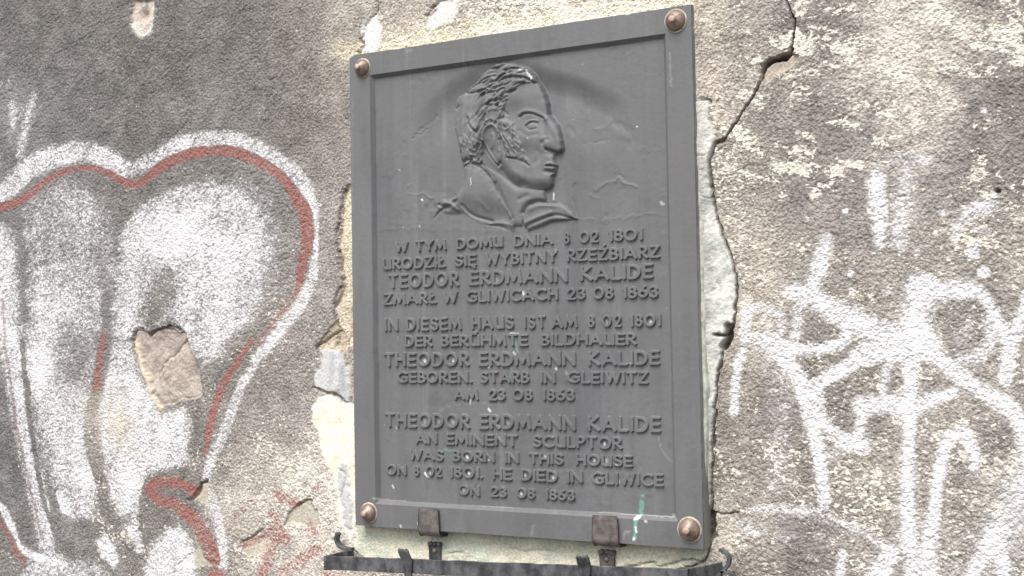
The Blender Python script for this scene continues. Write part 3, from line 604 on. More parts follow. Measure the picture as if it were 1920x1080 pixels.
EX, EY = to_px(U, -T+REC-.0045, Wz+Z0); GX_, GY_ = to_px(U, -T+REC-.0085, Wz+Z0)
ax, ay = EX+nz_*2, EY
def dome(poly, hmax, R, pad=40, ex=2.):
    d = poly_sd(ax, ay, poly, pad); t = np.clip(d/R, 0, 1)
    return hmax*(1-(1-t)**ex)**(1/ex), d
hc, dc = dome(COLP, 8.0, 16); hb, db = dome(BOWP, 5.5, 7); hn_, dn = dome(NECKP, 5.5, 14); h1, dhd = dome(HEADP, 6.0, 2.4, 40, 2.0); h2, _ = dome(HEADP, 6.0, 50, 40, 1.8); hh = h1+h2
hc = hc*mm*(.65+.35*ss(810, 880, AX))*(1-.96*ss(362, 412, AY)); port = np.maximum.reduce([hc, hb*mm, hn_*mm*.9])
face = hh*mm
# let the jaw drop to the neck
jaw = smooth_pts(z5((500, 560), (560, 650), (620, 720), (690, 765), (770, 792), (850, 800), (1000, 790), (1000, 1100), (400, 1100), (380, 700), (430, 640)), 3)
dj = poly_sd(GX_, GY_, jaw, 80)
face = face*(1-.66*ss(-22, 10, dj))
# back of the head recedes into the ground
face *= 1-.18*ss(930, 855, AX)
f = face/mm
def G(pts, s, a, conv=z6):
    global f; f = f+gauss_stroke(GX_, GY_, conv(*pts), s)*a
def B(cx, cy, rx, ry, a, rot=0.):
    global f; f = f+blob(GX_, GY_, 840+cx/4.5, 110+cy/4.5, rx/4.5, ry/4.5, rot)*a
B(690, 310, 110, 80, 1.0); B(745, 550, 80, 42, -1.9, .1); B(560, 470, 60, 60, -1.2); B(560, 330, 60, 60, .6); B(660, 660, 60, 50, 1.0); B(700, 700, 90, 70, 1.0); B(600, 850, 90, 60, -1.2); B(650, 800, 70, 60, -1.8, .5); B(560, 430, 60, 50, -1.2)
G([(600, 470), (640, 446), (720, 450), (790, 480), (825, 505)], 3.0, 1.3)          # brow
G([(605, 492), (642, 466), (700, 462), (760, 484), (800, 502)], 1.3, -3.2)
B(715, 566, 40, 26, 1.7)                                                                      # eyeball
G([(658, 556), (682, 532), (715, 520), (758, 524)], 1.0, 1.5); G([(664, 570), (686, 548), (716, 538), (755, 546)], .9, -1.8)
G([(668, 584), (698, 600), (745, 590)], 1.0, -1.3); G([(610, 610), (680, 650), (760, 640)], 2.5, -.7)
G([(822, 510), (870, 570), (915, 650), (935, 720), (935, 760)], 3.4, 1.6)                      # nose ridge
G([(835, 560), (860, 620), (870, 680)], 5, .6); G([(800, 520), (812, 590), (820, 640)], 4, -1.6)
B(850, 722, 38, 30, 1.5); G([(800, 712), (816, 690), (845, 682)], 2.2, -1.3); G([(800, 705), (806, 740), (825, 762)], 2.2, -1.2)
G([(832, 766), (865, 778), (900, 792), (940, 796)], 1.8, -5.2); B(870, 800, 30, 14, -2.2)      # under the nose
G([(845, 815), (870, 870)], 3, .6); G([(760, 780), (770, 830), (740, 880)], 4, -1.1)
G([(838, 888), (868, 884), (905, 892)], 1.7, 1.8); G([(832, 906), (862, 902), (905, 908)], 1.1, -3.4); G([(840, 922), (872, 926), (900, 925)], 1.9, 1.9); G([(830, 950), (860, 958), (895, 955)], 2.6, -3.2)
B(820, 1010, 60, 38, 2.2); G([(560, 960), (640, 1010), (720, 1050), (820, 1070)], 5, 1.0); B(690, 960, 50, 40, -.7)
# sideburn
SBP = z6((420, 520), (470, 505), (560, 540), (590, 620), (625, 720), (650, 790), (705, 905), (640, 870), (560, 845), (505, 835), (490, 790), (500, 760), (450, 650), (425, 590))
dsb = poly_sd(GX_+nz_*5, GY_, SBP, 30); msb = ss(-1.5, 3, dsb)
strand = 1-np.abs(2*vnoise(U, Wz, .0075, .0030, rot=-1.05, seed=121)-1); strand2 = 1-np.abs(2*vnoise(U, Wz, .010, .0036, rot=-.8, seed=123)-1)
f = f + msb*(1.6+3.2*(strand-.5))
G([(505, 838), (580, 845), (640, 868), (690, 905)], 1.4, -1.6)
for a_ in ([(430, 560), (450, 640), (500, 720), (540, 800)], [(480, 640), (520, 700), (570, 780)], [(480, 545), (540, 620), (570, 700), (620, 780)], [(530, 560), (565, 640)]): G(a_, 1.3, 1.5)
for a_ in ([(455, 590), (480, 660), (530, 740)], [(515, 580), (545, 660), (590, 730)]): G(a_, 1.1, -1.6)
# hair
HAIRP = z6((130, 905), (60, 640), (30, 400), (40, 280), (150, 190), (250, 120), (380, 0), (700, 0), (760, 190), (740, 205), (690, 208), (640, 212), (600, 235), (560, 262), (520, 300), (500, 330), (490, 380), (470, 430), (470, 500), (430, 530), (400, 560), (360, 545), (320, 560), (295, 620), (290, 700), (290, 800), (290, 890), (240, 895), (160, 885))
dha = poly_sd(GX_+nz_*6, GY_+nz_*2, HAIRP, 40); mha = ss(-1., 4, dha)*ss(-1, 3, dhd)
top = ss(260, 205, AY)
s1 = 1-np.abs(2*vnoise(U, Wz, .020, .0058, rot=.62, seed=131)-1); s2 = 1-np.abs(2*vnoise(U, Wz, .014, .0055, rot=1.25, seed=133)-1); s3 = 1-np.abs(2*vnoise(U, Wz, .0075, .0045, rot=1.1, seed=135)-1)
sh = s1*top*ss(860, 940, AX)*.9 + s2*(1-top)*.8*ss(868, 890, AX)+.25*s2
nape = ss(250, 268, AY); sh = sh*(1-nape)+nape*s3*1.1
f = f + mha*(1.3+2.9*(sh-.45))
for pts, s, a in (([(490, 112), (540, 88), (600, 85), (660, 110), (700, 140)], 1.5, -2.6), ([(500, 85), (560, 65), (620, 82), (690, 108), (735, 160)], 2.4, 1.8), ([(430, 205), (480, 170), (560, 155), (640, 160), (700, 190), (738, 203)], 1.4, -3.0), ([(440, 180), (500, 140), (580, 128), (660, 145), (730, 180)], 2.6, 2.0),
                  ([(370, 205), (410, 190), (450, 155), (480, 130)], 1.4, -2.4), ([(150, 288), (200, 245), (250, 215), (300, 175)], 1.5, -2.4), ([(160, 292), (240, 285), (300, 262), (345, 240)], 1.3, -2.2), ([(180, 265), (250, 240), (330, 205), (380, 170)], 3, 1.8), ([(300, 180), (360, 110), (420, 60)], 3, 1.6),
                  ([(370, 310), (395, 270), (400, 250), (440, 235), (475, 225)], 1.4, -2.6), ([(420, 290), (450, 262), (475, 250)], 1.2, -2.2), ([(460, 325), (480, 300), (520, 285), (570, 262)], 1.6, -3.2), ([(400, 300), (440, 250), (500, 220), (560, 190), (640, 190)], 2.2, 1.8), ([(340, 390), (360, 365), (410, 355), (465, 345), (500, 325)], 1.4, -2.8),
                  ([(330, 370), (380, 335), (440, 320), (470, 300)], 2.4, 1.8), ([(250, 480), (262, 440), (300, 400), (345, 385)], 1.5, -2.6), ([(335, 450), (340, 410), (380, 395), (430, 395)], 1.4, -2.4), ([(350, 440), (390, 420), (430, 430), (440, 400)], 2.2, 1.7), ([(165, 500), (170, 545), (200, 590), (230, 620)], 1.5, -2.6), ([(185, 480), (200, 540), (235, 590)], 2.2, 1.8),
                  ([(230, 640), (270, 600), (300, 550), (310, 500), (325, 470)], 1.6, -2.6), ([(250, 600), (285, 550), (290, 490), (310, 440)], 2.2, 1.7), ([(340, 540), (365, 520), (375, 530)], 1.8, -2.8), ([(470, 440), (500, 470)], 1.8, -1.6), ([(60, 420), (85, 395)], 1.3, -1.6), ([(560, 232), (600, 212), (650, 205)], 1.1, -2.), ([(500, 190), (560, 168), (620, 160)], 1., -1.6),
                  ([(500, 350), (470, 372)], 1.5, -2.), ([(100, 660), (120, 720), (110, 790)], 1.4, -1.8), ([(180, 670), (170, 740), (190, 800)], 1.4, -2.), ([(270, 700), (255, 760), (230, 800)], 1.4, -2.), ([(220, 690), (240, 730)], 1.5, 1.8), ([(130, 870), (170, 850), (200, 880), (280, 885)], 1.5, -2.2), ([(280, 800), (250, 850)], 1.5, -1.8)):
    G(pts, s, a)
rl = np.random.RandomState(12)
for _ in range(95):
    hx, hy = rl.uniform(30, 720), rl.uniform(10, 880)
    if hy > 640: ang, ln = rl.uniform(1.2, 1.9), rl.uniform(45, 85)
    elif hy < 330-.25*(hx-200): ang, ln = rl.uniform(-.75, -.3), rl.uniform(60, 120)
    else: ang, ln = rl.uniform(-1.5, -.6), rl.uniform(50, 95)
    if hx < 190 and 180 < hy < 620: continue
    bend = rl.uniform(-.5, .5); p0 = (hx, hy); p1 = (hx+ln*.5*math.cos(ang), hy+ln*.5*math.sin(ang)); p2 = (p1[0]+ln*.5*math.cos(ang+bend), p1[1]+ln*.5*math.sin(ang+bend))
    sg = rl.uniform(1.2, 2.0); nx_, ny_ = -math.sin(ang)*sg*8, math.cos(ang)*sg*8
    f = f+mha*(gauss_stroke(GX_, GY_, z6(p0, p1, p2), sg)*rl.uniform(.9, 1.9)-gauss_stroke(GX_, GY_, z6(*[(q[0]+nx_, q[1]+ny_) for q in (p0, p1, p2)]), sg*.75)*rl.uniform(1., 2.2))
f = f+.9*mha*np.exp(-((dha-4)/5)**2)
# ear
EARP = z6((300, 650), (312, 600), (345, 560), (385, 552), (420, 575), (435, 620), (445, 690), (460, 740), (468, 800), (455, 850), (435, 890), (410, 885), (370, 835), (335, 780), (310, 720))
dea = poly_sd(GX_, GY_, EARP, 25); f = f + 1.2*ss(-2, 3, dea)
B(362, 670, 34, 75, -3.8, .15); B(395, 760, 26, 44, -2.2)
G([(300, 690), (305, 630), (330, 580), (370, 556), (405, 572), (425, 610), (440, 670)], 1.7, 3.4); G([(302, 690), (330, 765), (370, 830), (415, 880)], 1.5, 2.6); G([(378, 640), (385, 700), (370, 750)], 2.4, 2.2); G([(440, 700), (428, 740), (440, 780)], 1.8, 1.3); B(425, 845, 20, 26, 1.6)
G([(288, 700), (320, 780), (365, 845), (415, 900), (445, 880)], 1.6, -2.6); G([(445, 640), (465, 720), (490, 790)], 2., -1.6)
face = f*mm
em = ss(-1.5, 2.5, dhd)
port = port*(1-em)+np.maximum(port, face)*em
pf = port/mm
def G5(pts, s, a):
    global pf; pf = pf+gauss_stroke(EX, EY, z5(*pts), s)*a
G5([(405, 655), (445, 658), (490, 682), (548, 745), (600, 850), (650, 950)], 2.6, 2.2); G5([(430, 690), (500, 740), (560, 850), (600, 940)], 7, -1.0); G5([(565, 760), (612, 860), (660, 955)], 2.4, -2.)
G5([(400, 660), (385, 740), (360, 800)], 2, 1.2); G5([(380, 885), (430, 940), (540, 975)], 2.2, -2.6); G5([(350, 880), (400, 930), (460, 960), (540, 985)], 2., .5)
G5([(240, 880), (290, 900), (345, 860)], 2.6, -2.6); G5([(260, 850), (300, 838), (330, 850)], 2., 2.4); G5([(280, 870), (320, 880), (350, 910)], 2.2, 2.4); G5([(205, 980), (235, 930), (270, 900)], 1.8, -2.4); G5([(225, 880), (250, 900)], 2., 2.)
G5([(480, 860), (520, 910)], 2.5, .8); G5([(505, 1000), (580, 1000), (650, 1040)], 2., -1.8); G5([(530, 990), (600, 985), (660, 1000)], 2.2, 1.6); G5([(650, 980), (665, 1030)], 2.2, 2.2)
G5([(720, 925), (745, 882), (800, 862), (860, 866), (905, 875)], 2.6, -3.2); G5([(760, 910), (820, 885), (900, 885)], 3.4, 1.6); G5([(740, 1005), (800, 975), (870, 948), (920, 940), (1000, 962)], 2.0, -2.6); G5([(735, 985), (800, 955), (880, 925)], 2.6, 1.5); G5([(845, 800), (846, 862)], 1.6, -1.8); G5([(850, 860), (920, 862)], 1.6, 1.6)
G5([(700, 850), (745, 830)], 3, -1.4); G5([(610, 690), (640, 740), (690, 780), (720, 770)], 4.5, -2.2)
coat = blob(AX, AY, 835, 385, 26, 14)*((vnoise(U, Wz, .008, seed=141)-.5)*4)
pf = pf + coat
inport = ss(-2, 1, np.maximum.reduce([dhd, dc, db, dn]))
h = h*(1-inport*.7) + pf*mm*np.clip(inport+coat*0, 0, 1)
h = h + coat*mm*(1-inport)
D = D + np.where(inside, h, 0)
Dv = np.stack([U, -T-D, Wz+Z0], -1)
# the frame face is not dead flat either
fr = (rec <= 0); Dv[..., 1] += np.where(fr, (fbm(U, Wz, .08, 3, seed=151)-.5)*.0007, 0)
# edge wobble of the casting
Dv[..., 2] += (np.abs(Wz) > H2-1e-6)*(fbm(U, Wz, .03, 3, seed=153)-.5)*.0016
Dv[..., 0] += (np.abs(U) > W2-1e-6)*(fbm(U, Wz, .03, 3, seed=154)-.5)*.0012
# ---- stains, and shade painted into the hollow behind the head
ST = np.zeros(U.shape+(4,))
cxp = np.where(inside, AX, BX); cyp = np.where(inside, AY, BY)
wj = (vnoise(U, Wz, .004, seed=161)-.5)*3; cqx = cxp+wj; cqy = cyp+wj
def stain_shade(ch, pts, hw, v=1., soft=.5):
    ST[..., ch] = np.maximum(ST[..., ch], stroke(cqx, cqy, pts, hw, soft)*v)
for pts, hw, v in (([(1205, 929), (1205, 931)], 2.2, .9), ([(1203, 942), (1204, 950), (1203, 962)], 4, .8), ([(1195, 968), (1192, 985), (1190, 1008)], 3.2, .9), ([(963, 628), (968, 650), (974, 672), (980, 684)], 1.8, .7), ([(960, 690), (955, 712)], 1.4, .5), ([(880, 896), (881, 900)], 2., .8), ([(835, 842), (848, 846)], 2, .5)): stain_shade(1, pts, hw, v)
for pts, hw, v in (([(1196, 968), (1190, 974)], 2.6, .95), ([(1191, 988), (1192, 996)], 2., .9), ([(1189, 1008), (1188, 1013)], 1.6, .9), ([(958, 624), (972, 626)], 1.8, .6), ([(915, 766), (918, 770)], 1.8, .8), ([(798, 888), (802, 892)], 2.4, .9), ([(1210, 977), (1212, 979)], 1.5, .9), ([(912, 682), (915, 688)], 1.6, .9), ([(980, 548), (982, 552)], 2, .7), ([(978, 132), (990, 133), (1000, 145)], 1.6, .8), ([(1001, 147), (1003, 150)], 1.6, .8), ([(887, 335), (888, 348)], 1., .6), ([(1038, 362), (1038, 374)], 1., .8), ([(962, 660), (966, 664)], 1.5, .6), ([(1042, 690), (1044, 693)], 1.4, .7), ([(744, 800), (746, 804)], 1.4, .8), ([(783, 980), (785, 984)], 1.4, .8), ([(750, 985), (752, 988)], 1.4, .7), ([(736, 910), (737, 914)], 1.2, .7), ([(885, 740), (880, 756)], 1., .6), ([(655, 108), (660, 103)], 1.5, .8), ([(1175, 26), (1180, 25)], 2., .7), ([(1240, 380), (1242, 382)], 2.4, .4), ([(790, 373), (791, 374)], 1.4, .8), ([(1193, 236), (1194, 237)], 1., .8), ([(942, 308), (938, 315)], 1.2, .6)): stain_shade(0, pts, hw, v)
for pts, hw, v in (([(708, 936), (760, 939)], 1.2, .4), ([(1120, 960), (1200, 966), (1266, 970)], 1.3, .6), ([(900, 949), (960, 952)], 1., .3), ([(1262, 965), (1268, 975)], 2, .8), ([(1170, 1012), (1172, 998), (1186, 994)], 1., .5), ([(1235, 820), (1242, 845), (1258, 865)], .9, .4), ([(700, 935), (712, 936)], 1.8, .6), ([(660, 180), (660, 900)], 1.2, .15), ([(690, 970), (700, 965)], 2, .3), ([(1000, 985), (996, 1004)], 2., .22), ([(1256, 100), (1258, 160)], 1.6, .3), ([(820, 770), (880, 755), (950, 760)], .8, .25), ([(1100, 900), (1180, 850)], .7, .18), ([(995, 560), (1010, 545)], .9, .3), ([(1180, 1000), (1170, 996)], 1., .3), ([(762, 96), (772, 95)], 2.5, .25)): stain_shade(2, pts, hw, v)
for pts, hw, v in (([(818, 738), (806, 752), (812, 758), (826, 746)], 5, .6), ([(798, 890), (802, 915)], 5, .5), ([(1200, 560), (1220, 640)], 9, .12), ([(795, 215), (840, 165), (900, 130)], 14, .30), ([(1010, 130), (1080, 150), (1140, 175)], 13, .28)): stain_shade(3, pts, hw, v)  # smudges; the wide arcs are shade painted along the hollow's upper rim
zz2 = lambda x, y: (690+x/3.254, 740+y/3.254)
zz1 = lambda x, y: (690+x/3.176, 420+y/3.176)
for q, v in ((zz2(132, 465), .7), (zz2(376, 476), .95), (zz2(620, 476), .9), (zz2(955, 485), .8), (zz2(1130, 500), .8), (zz2(1392, 515), .6), (zz2(585, 578), .7), (zz2(932, 596), .95), (zz2(603, 372), .9), (zz2(738, 388), .8), (zz2(1082, 378), .8), (zz2(1380, 392), .8), (zz2(1455, 400), .7), (zz2(345, 158), .5), (zz2(432, 160), .5), (zz2(517, 162), .6), (zz2(857, 170), .4), (zz2(1040, 180), .6), (zz2(1440, 292), .8), (zz2(1690, 185), .5), (zz2(1530, 520), .6), (zz2(870, 490), .5), (zz2(210, 445), .6),
             (zz1(340, 812), .8), (zz1(508, 810), .8), (zz1(1682, 575), .9), (zz1(1420, 575), .5), (zz1(275, 340), .5), (zz1(440, 330), .5), (zz1(765, 330), .4), (zz1(1590, 285), .4), (zz1(240, 235), .4), (zz1(235, 700), .6), (zz1(932, 412), .8), (zz1(1720, 770), .5), (zz1(1180, 880), .4), (zz1(250, 600), .5), (zz1(380, 910), .4)):
    stain_shade(2, [q, (q[0]+.5, q[1]+3)], 2.6, v, .6)
    if v > .78: stain_shade(0, [(q[0]-.5, q[1]+2), (q[0]+.5, q[1]+3)], 1.4, v*.8, .6)
plab = np.where(rec > 0.0, 1, 0)
plab = np.where(inside, 1, plab)
port_l = np.maximum.reduce([dc, dn, dhd]) > 0
plab[port_l] = 2; plab[(dc > 0) & (dhd < 0)] = 3; plab[(db > 0) & (dhd < 0)] = 4; plab[(dhd > 0) & (dha > 0)] = 5; plab[(dsb > 0) & (dhd > 0)] = 6; plab[dea > 0] = 7
cell = plab[:-1, :-1]
cell = np.where((rec[:-1, :-1] <= 0) & (rec[1:, 1:] <= 0) & (rec[:-1, 1:] <= 0) & (rec[1:, :-1] <= 0), 0, np.maximum(cell, 1))
pp = split_grid(Dv.reshape(-1, 3), U.shape, cell, {'stain_shade': ST.reshape(-1, 4)})
plaque = tag(empty('memorial_plaque', (0, 0, 0)), 'dark grey cast metal memorial plaque with portrait relief and raised lettering', 'plaque')
PN = {0: 'frame', 1: 'field', 2: 'portrait_relief', 3: 'coat_collar', 4: 'cravat', 5: 'hair', 6: 'sideburn', 7: 'ear'}
portrait = None
for l in (0, 1, 2, 3, 4, 5, 6, 7):
    v_, q_, a_ = pp[l]
    o = link(PN[l], quad_mesh(PN[l], v_, q_, a_), BRONZE, plaque if l < 3 else portrait)
    if l == 2: portrait = o; o['label'] = 'raised profile of a man facing right'
# sides and back of the casting
ni, nj = U.shape
ring = [(0, j) for j in range(nj)]+[(i, nj-1) for i in range(1, ni)]+[(ni-1, j) for j in range(nj-2, -1, -1)]+[(i, 0) for i in range(ni-2, 0, -1)]
fr_ = np.array([Dv[i, j] for i, j in ring]); n_ = len(ring)
levels = [fr_, fr_+[0, .0012, 0], fr_*[1.004, 1, 1]-[0, 0, Z0*0]+[0, .006, 0], fr_*[1.004, 1, 1]+[0, T-.001, 0]]
sv = np.concatenate(levels); k = np.arange(n_); k2 = (k+1) % n_
sq = np.concatenate([np.stack([k+a*n_, k2+a*n_, k2+(a+1)*n_, k+(a+1)*n_], -1) for a in range(3)])
sst = np.zeros((len(sv), 4)); sst[n_:2*n_, 2] = .25*(vnoise(sv[n_:2*n_, 0], sv[n_:2*n_, 2], .02) > .6); sst[2*n_:, 2] = .35
link('rim', quad_mesh('rim', sv, sq, {'stain_shade': sst}, False), BRONZE, plaque)
# pale lead-coloured edge strip down the right side
for (za, zb) in ((-.30, .385),):
    zz = np.linspace(za, zb, 90); ww = (.0030+.0018*vnoise(zz*0, zz, .02, seed=171))*ss(-.30, -.18, zz)+.0002
    vs = []; 
    for z_, wv in zip(zz, ww): vs += [(W2+.001, -.001, Z0+z_), (W2+.001, -.016-.003*wv/.005, Z0+z_), (W2+.001+wv, -.013, Z0+z_), (W2+.001+wv*1.3, .003, Z0+z_)]
    qs = [(4*i+a, 4*i+a+1, 4*i+a+5, 4*i+a+4) for i in range(len(zz)-1) for a in range(3)]
    o = link('edge_strip', quad_mesh('edge_strip', np.array(vs), np.array(qs), None, True), EDGE, plaque); o['label'] = 'pale corroded strip along the right edge'

# ---- bolts
def lathe(name, prof, n=28, m=None, parent=None, loc=(0, 0, 0)):
    """profile (r, height) turned about -y"""
    v = []; q = []
    for r, hh_ in prof:
        for k in range(n):
            a = 2*math.pi*k/n; v.append((r*math.cos(a), -hh_, r*math.sin(a)))
    for i in range(len(prof)-1):
        for k in range(n): q.append((i*n+k, i*n+(k+1) % n, (i+1)*n+(k+1) % n, (i+1)*n+k))
    me = bpy.data.meshes.new(name); me.from_pydata(v, [], q+[tuple(range((len(prof)-1)*n, len(prof)*n))[::1]]); me.validate()
    bm = bmesh.new(); bm.from_mesh(me); bmesh.ops.recalc_face_normals(bm, faces=bm.faces); bm.to_mesh(me); bm.free()
    me.polygons.foreach_set('use_smooth', [True]*len(me.polygons))
    o = link(name, me, m, parent); o.location = loc
    return o
BOLTS = [((677, 127), .0148, 'copper dome bolt in the upper left corner'), ((1265, 38), .0158, 'copper dome bolt in the upper right corner'), ((689, 962), .0152, 'copper dome bolt in the lower left corner'), ((1291, 994), .0168, 'copper dome bolt in the lower right corner')]
for (bx, by), R_, lb in BOLTS:
    p = at(bx, by, -T-.004)
    bolt = lathe('bolt', [(R_*.97, -.003), (R_*.98, .0015), (R_*.95, .0035), (R_*.84, .0062), (R_*.66, .0088), (R_*.48, .0108), (R_*.36, .0118), (R_*.345, .0122)], 32, COPPER, plaque, (p[0], -T, p[2])); bolt['label'] = lb
    lathe('bolt_tip', [(R_*.31, .0115), (R_*.30, .0152), (R_*.26, .0160), (R_*.12, .0163)], 20, TIP, bolt)
    lathe('washer', [(R_*1.10, -.001), (R_*1.09, .0008), (R_*1.0, .0014), (R_*.9, .0014)], 28, VERDI, bolt)

# ---- raised letters, each a casting of its own, from stroked skeletons
def arc(cx, cy, rx, ry, a0, a1, n=10):
    return [(cx+rx*math.cos(math.radians(a0+(a1-a0)*i/n)), cy+ry*math.sin(math.radians(a0+(a1-a0)*i/n))) for i in range(n+1)]
GL = {  # width (relative to cap height), strokes in a box 0..w, 0..1
 'A': (.82, [[(0, 0), (.41, 1)], [(.82, 0), (.41, 1)], [(.15, .30), (.67, .30)]]),
 'B': (.52, [[(0, 0), (0, 1)], [(0, 1)]+arc(.24, .76, .22, .24, 90, -90, 8)+[(0, .52)], [(0, .52)]+arc(.26, .26, .26, .26, 90, -90, 8)+[(0, 0)]]),
 'C': (.74, [arc(.46, .5, .46, .5, 52, 308, 16)]),
 'D': (.74, [[(0, 0), (0, 1)], [(0, 1)]+arc(.26, .5, .48, .5, 90, -90, 12)+[(0, 0)]]),
 'E': (.50, [[(0, 0), (0, 1)], [(0, 1), (.50, 1)], [(0, .5), (.46, .5)], [(0, 0), (.50, 0)]]),
 'G': (.84, [arc(.48, .5, .48, .5, 50, 310, 16), [(.82, .12), (.82, .46)], [(.50, .46), (.84, .46)]]),
 'H': (.66, [[(0, 0), (0, 1)], [(.66, 0), (.66, 1)], [(0, .5), (.66, .5)]]),
 'I': (.02, [[(.01, 0), (.01, 1)]]),
 'K': (.66, [[(0, 0), (0, 1)], [(.58, 1), (.03, .48)], [(.10, .54), (.66, 0)]]),
 'L': (.48, [[(0, 1), (0, 0)], [(0, 0), (.48, 0)]]),
 'M': (.92, [[(0, 0), (.12, 1)], [(.12, 1), (.46, .16)], [(.46, .16), (.80, 1)], [(.80, 1), (.92, 0)]]),
 'N': (.70, [[(0, 0), (0, 1)], [(0, 1), (.70, 0)], [(.70, 0), (.70, 1)]]),
 'O': (.92, [arc(.46, .5, .46, .5, 0, 360, 24)]),
 'P': (.50, [[(0, 0), (0, 1)], [(0, 1)]+arc(.24, .73, .26, .27, 90, -90, 8)+[(0, .46)]]),
 'R': (.56, [[(0, 0), (0, 1)], [(0, 1)]+arc(.24, .73, .26, .27, 90, -90, 8)+[(0, .46)], [(.20, .46), (.56, 0)]]),
 'S': (.54, [[(.50, .86)]+arc(.28, .75, .24, .25, 35, 200, 8)+[(.16, .56), (.40, .44)]+arc(.27, .26, .27, .26, 40, -150, 9)+[(.02, .14)]]),
 'T': (.62, [[(0, 1), (.62, 1)], [(.31, 1), (.31, 0)]]),
 'U': (.64, [[(0, 1), (0, .34)]+arc(.30, .32, .30, .32, 180, 330, 9)+[(.64, .30)], [(.64, 1), (.64, 0)]]),
 'W': (1.06, [[(0, 1), (.26, 0)], [(.26, 0), (.53, .92)], [(.53, .92), (.80, 0)], [(.80, 0), (1.06, 1)]]),
 'Y': (.66, [[(0, 1), (.33, .48)], [(.66, 1), (.33, .48)], [(.33, .48), (.33, 0)]]),
 'Z': (.60, [[(0, 1), (.60, 1)], [(.60, 1), (0, 0)], [(0, 0), (.60, 0)]]),
 '0': (.86, [arc(.43, .5, .43, .5, 0, 360, 22)]),
 '1': (.12, [[(0, .80), (.11, 1)], [(.11, 1), (.11, 0)]]),
 '2': (.52, [arc(.26, .72, .25, .28, 165, -20, 8)+[(.38, .44), (0, 0)], [(0, 0), (.54, 0)]]),
 '3': (.48, [arc(.22, .76, .22, .24, 150, -90, 8), arc(.23, .27, .25, .27, 90, -150, 9)]),
 '6': (.54, [arc(.27, .30, .27, .30, 0, 360, 16), [(.38, 1), (.04, .42)]]),
 '8': (.50, [arc(.25, .77, .20, .23, 0, 360, 14), arc(.25, .27, .25, .27, 0, 360, 16)]),
 '.': (.03, [[(.01, .03), (.03, .03)]]),
}
GL['Ł'] = (.48, GL['L'][1]+[[(-.16, .38), (.26, .66)]]); GL['Ę'] = (.50, GL['E'][1]+[[(.42, 0), (.34, -.14), (.46, -.26)]])
GL['Ź'] = (.60, GL['Z'][1]+[[(.26, 1.16), (.42, 1.38)]]); GL['Ü'] = (.64, GL['U'][1]+[[(.18, 1.16), (.25, 1.36)], [(.40, 1.16), (.47, 1.36)]])
SW = .120; PAD = .10
_gm = {}
def glyph_mesh(ch):
    if ch in _gm: return _gm[ch]
    wd, st = GL[ch]
    zlo, zhi = (-.45 if ch == 'Ę' else -.22), (1.55 if ch in 'ŹÜ' else 1.22)
    xlo, xhi = -.22-(.2 if ch == 'Ł' else 0), wd+.22
    s = .030
    gx_ = np.arange(xlo, xhi+s, s); gz_ = np.arange(zlo, zhi+s, s)
    A, Bz = np.meshgrid(gx_, gz_)
    d = np.min([seg_d(A, Bz, p, 1.) for p in st], 0)
    hgt = np.where(d < SW+PAD, 1-ss(SW-.03, SW+.045, d)*1.18, -.5)
    idx = np.arange(A.size).reshape(A.shape)
    q = np.stack([idx[:-1, :-1], idx[:-1, 1:], idx[1:, 1:], idx[1:, :-1]], -1)
    keep = (d[:-1, :-1] < SW+PAD) & (d[1:, 1:] < SW+PAD) & (d[:-1, 1:] < SW+PAD) & (d[1:, :-1] < SW+PAD)
    q = q[keep]; u, inv = np.unique(q, return_inverse=True)
    v = np.stack([A, -hgt, Bz], -1).reshape(-1, 3)[u]
    me = quad_mesh('letter', v, inv.reshape(q.shape), {'stain_shade': np.tile([0, 0, 0, 0.], (len(v), 1))}, True); me.materials.append(BRONZE)
    _gm[ch] = me; return me
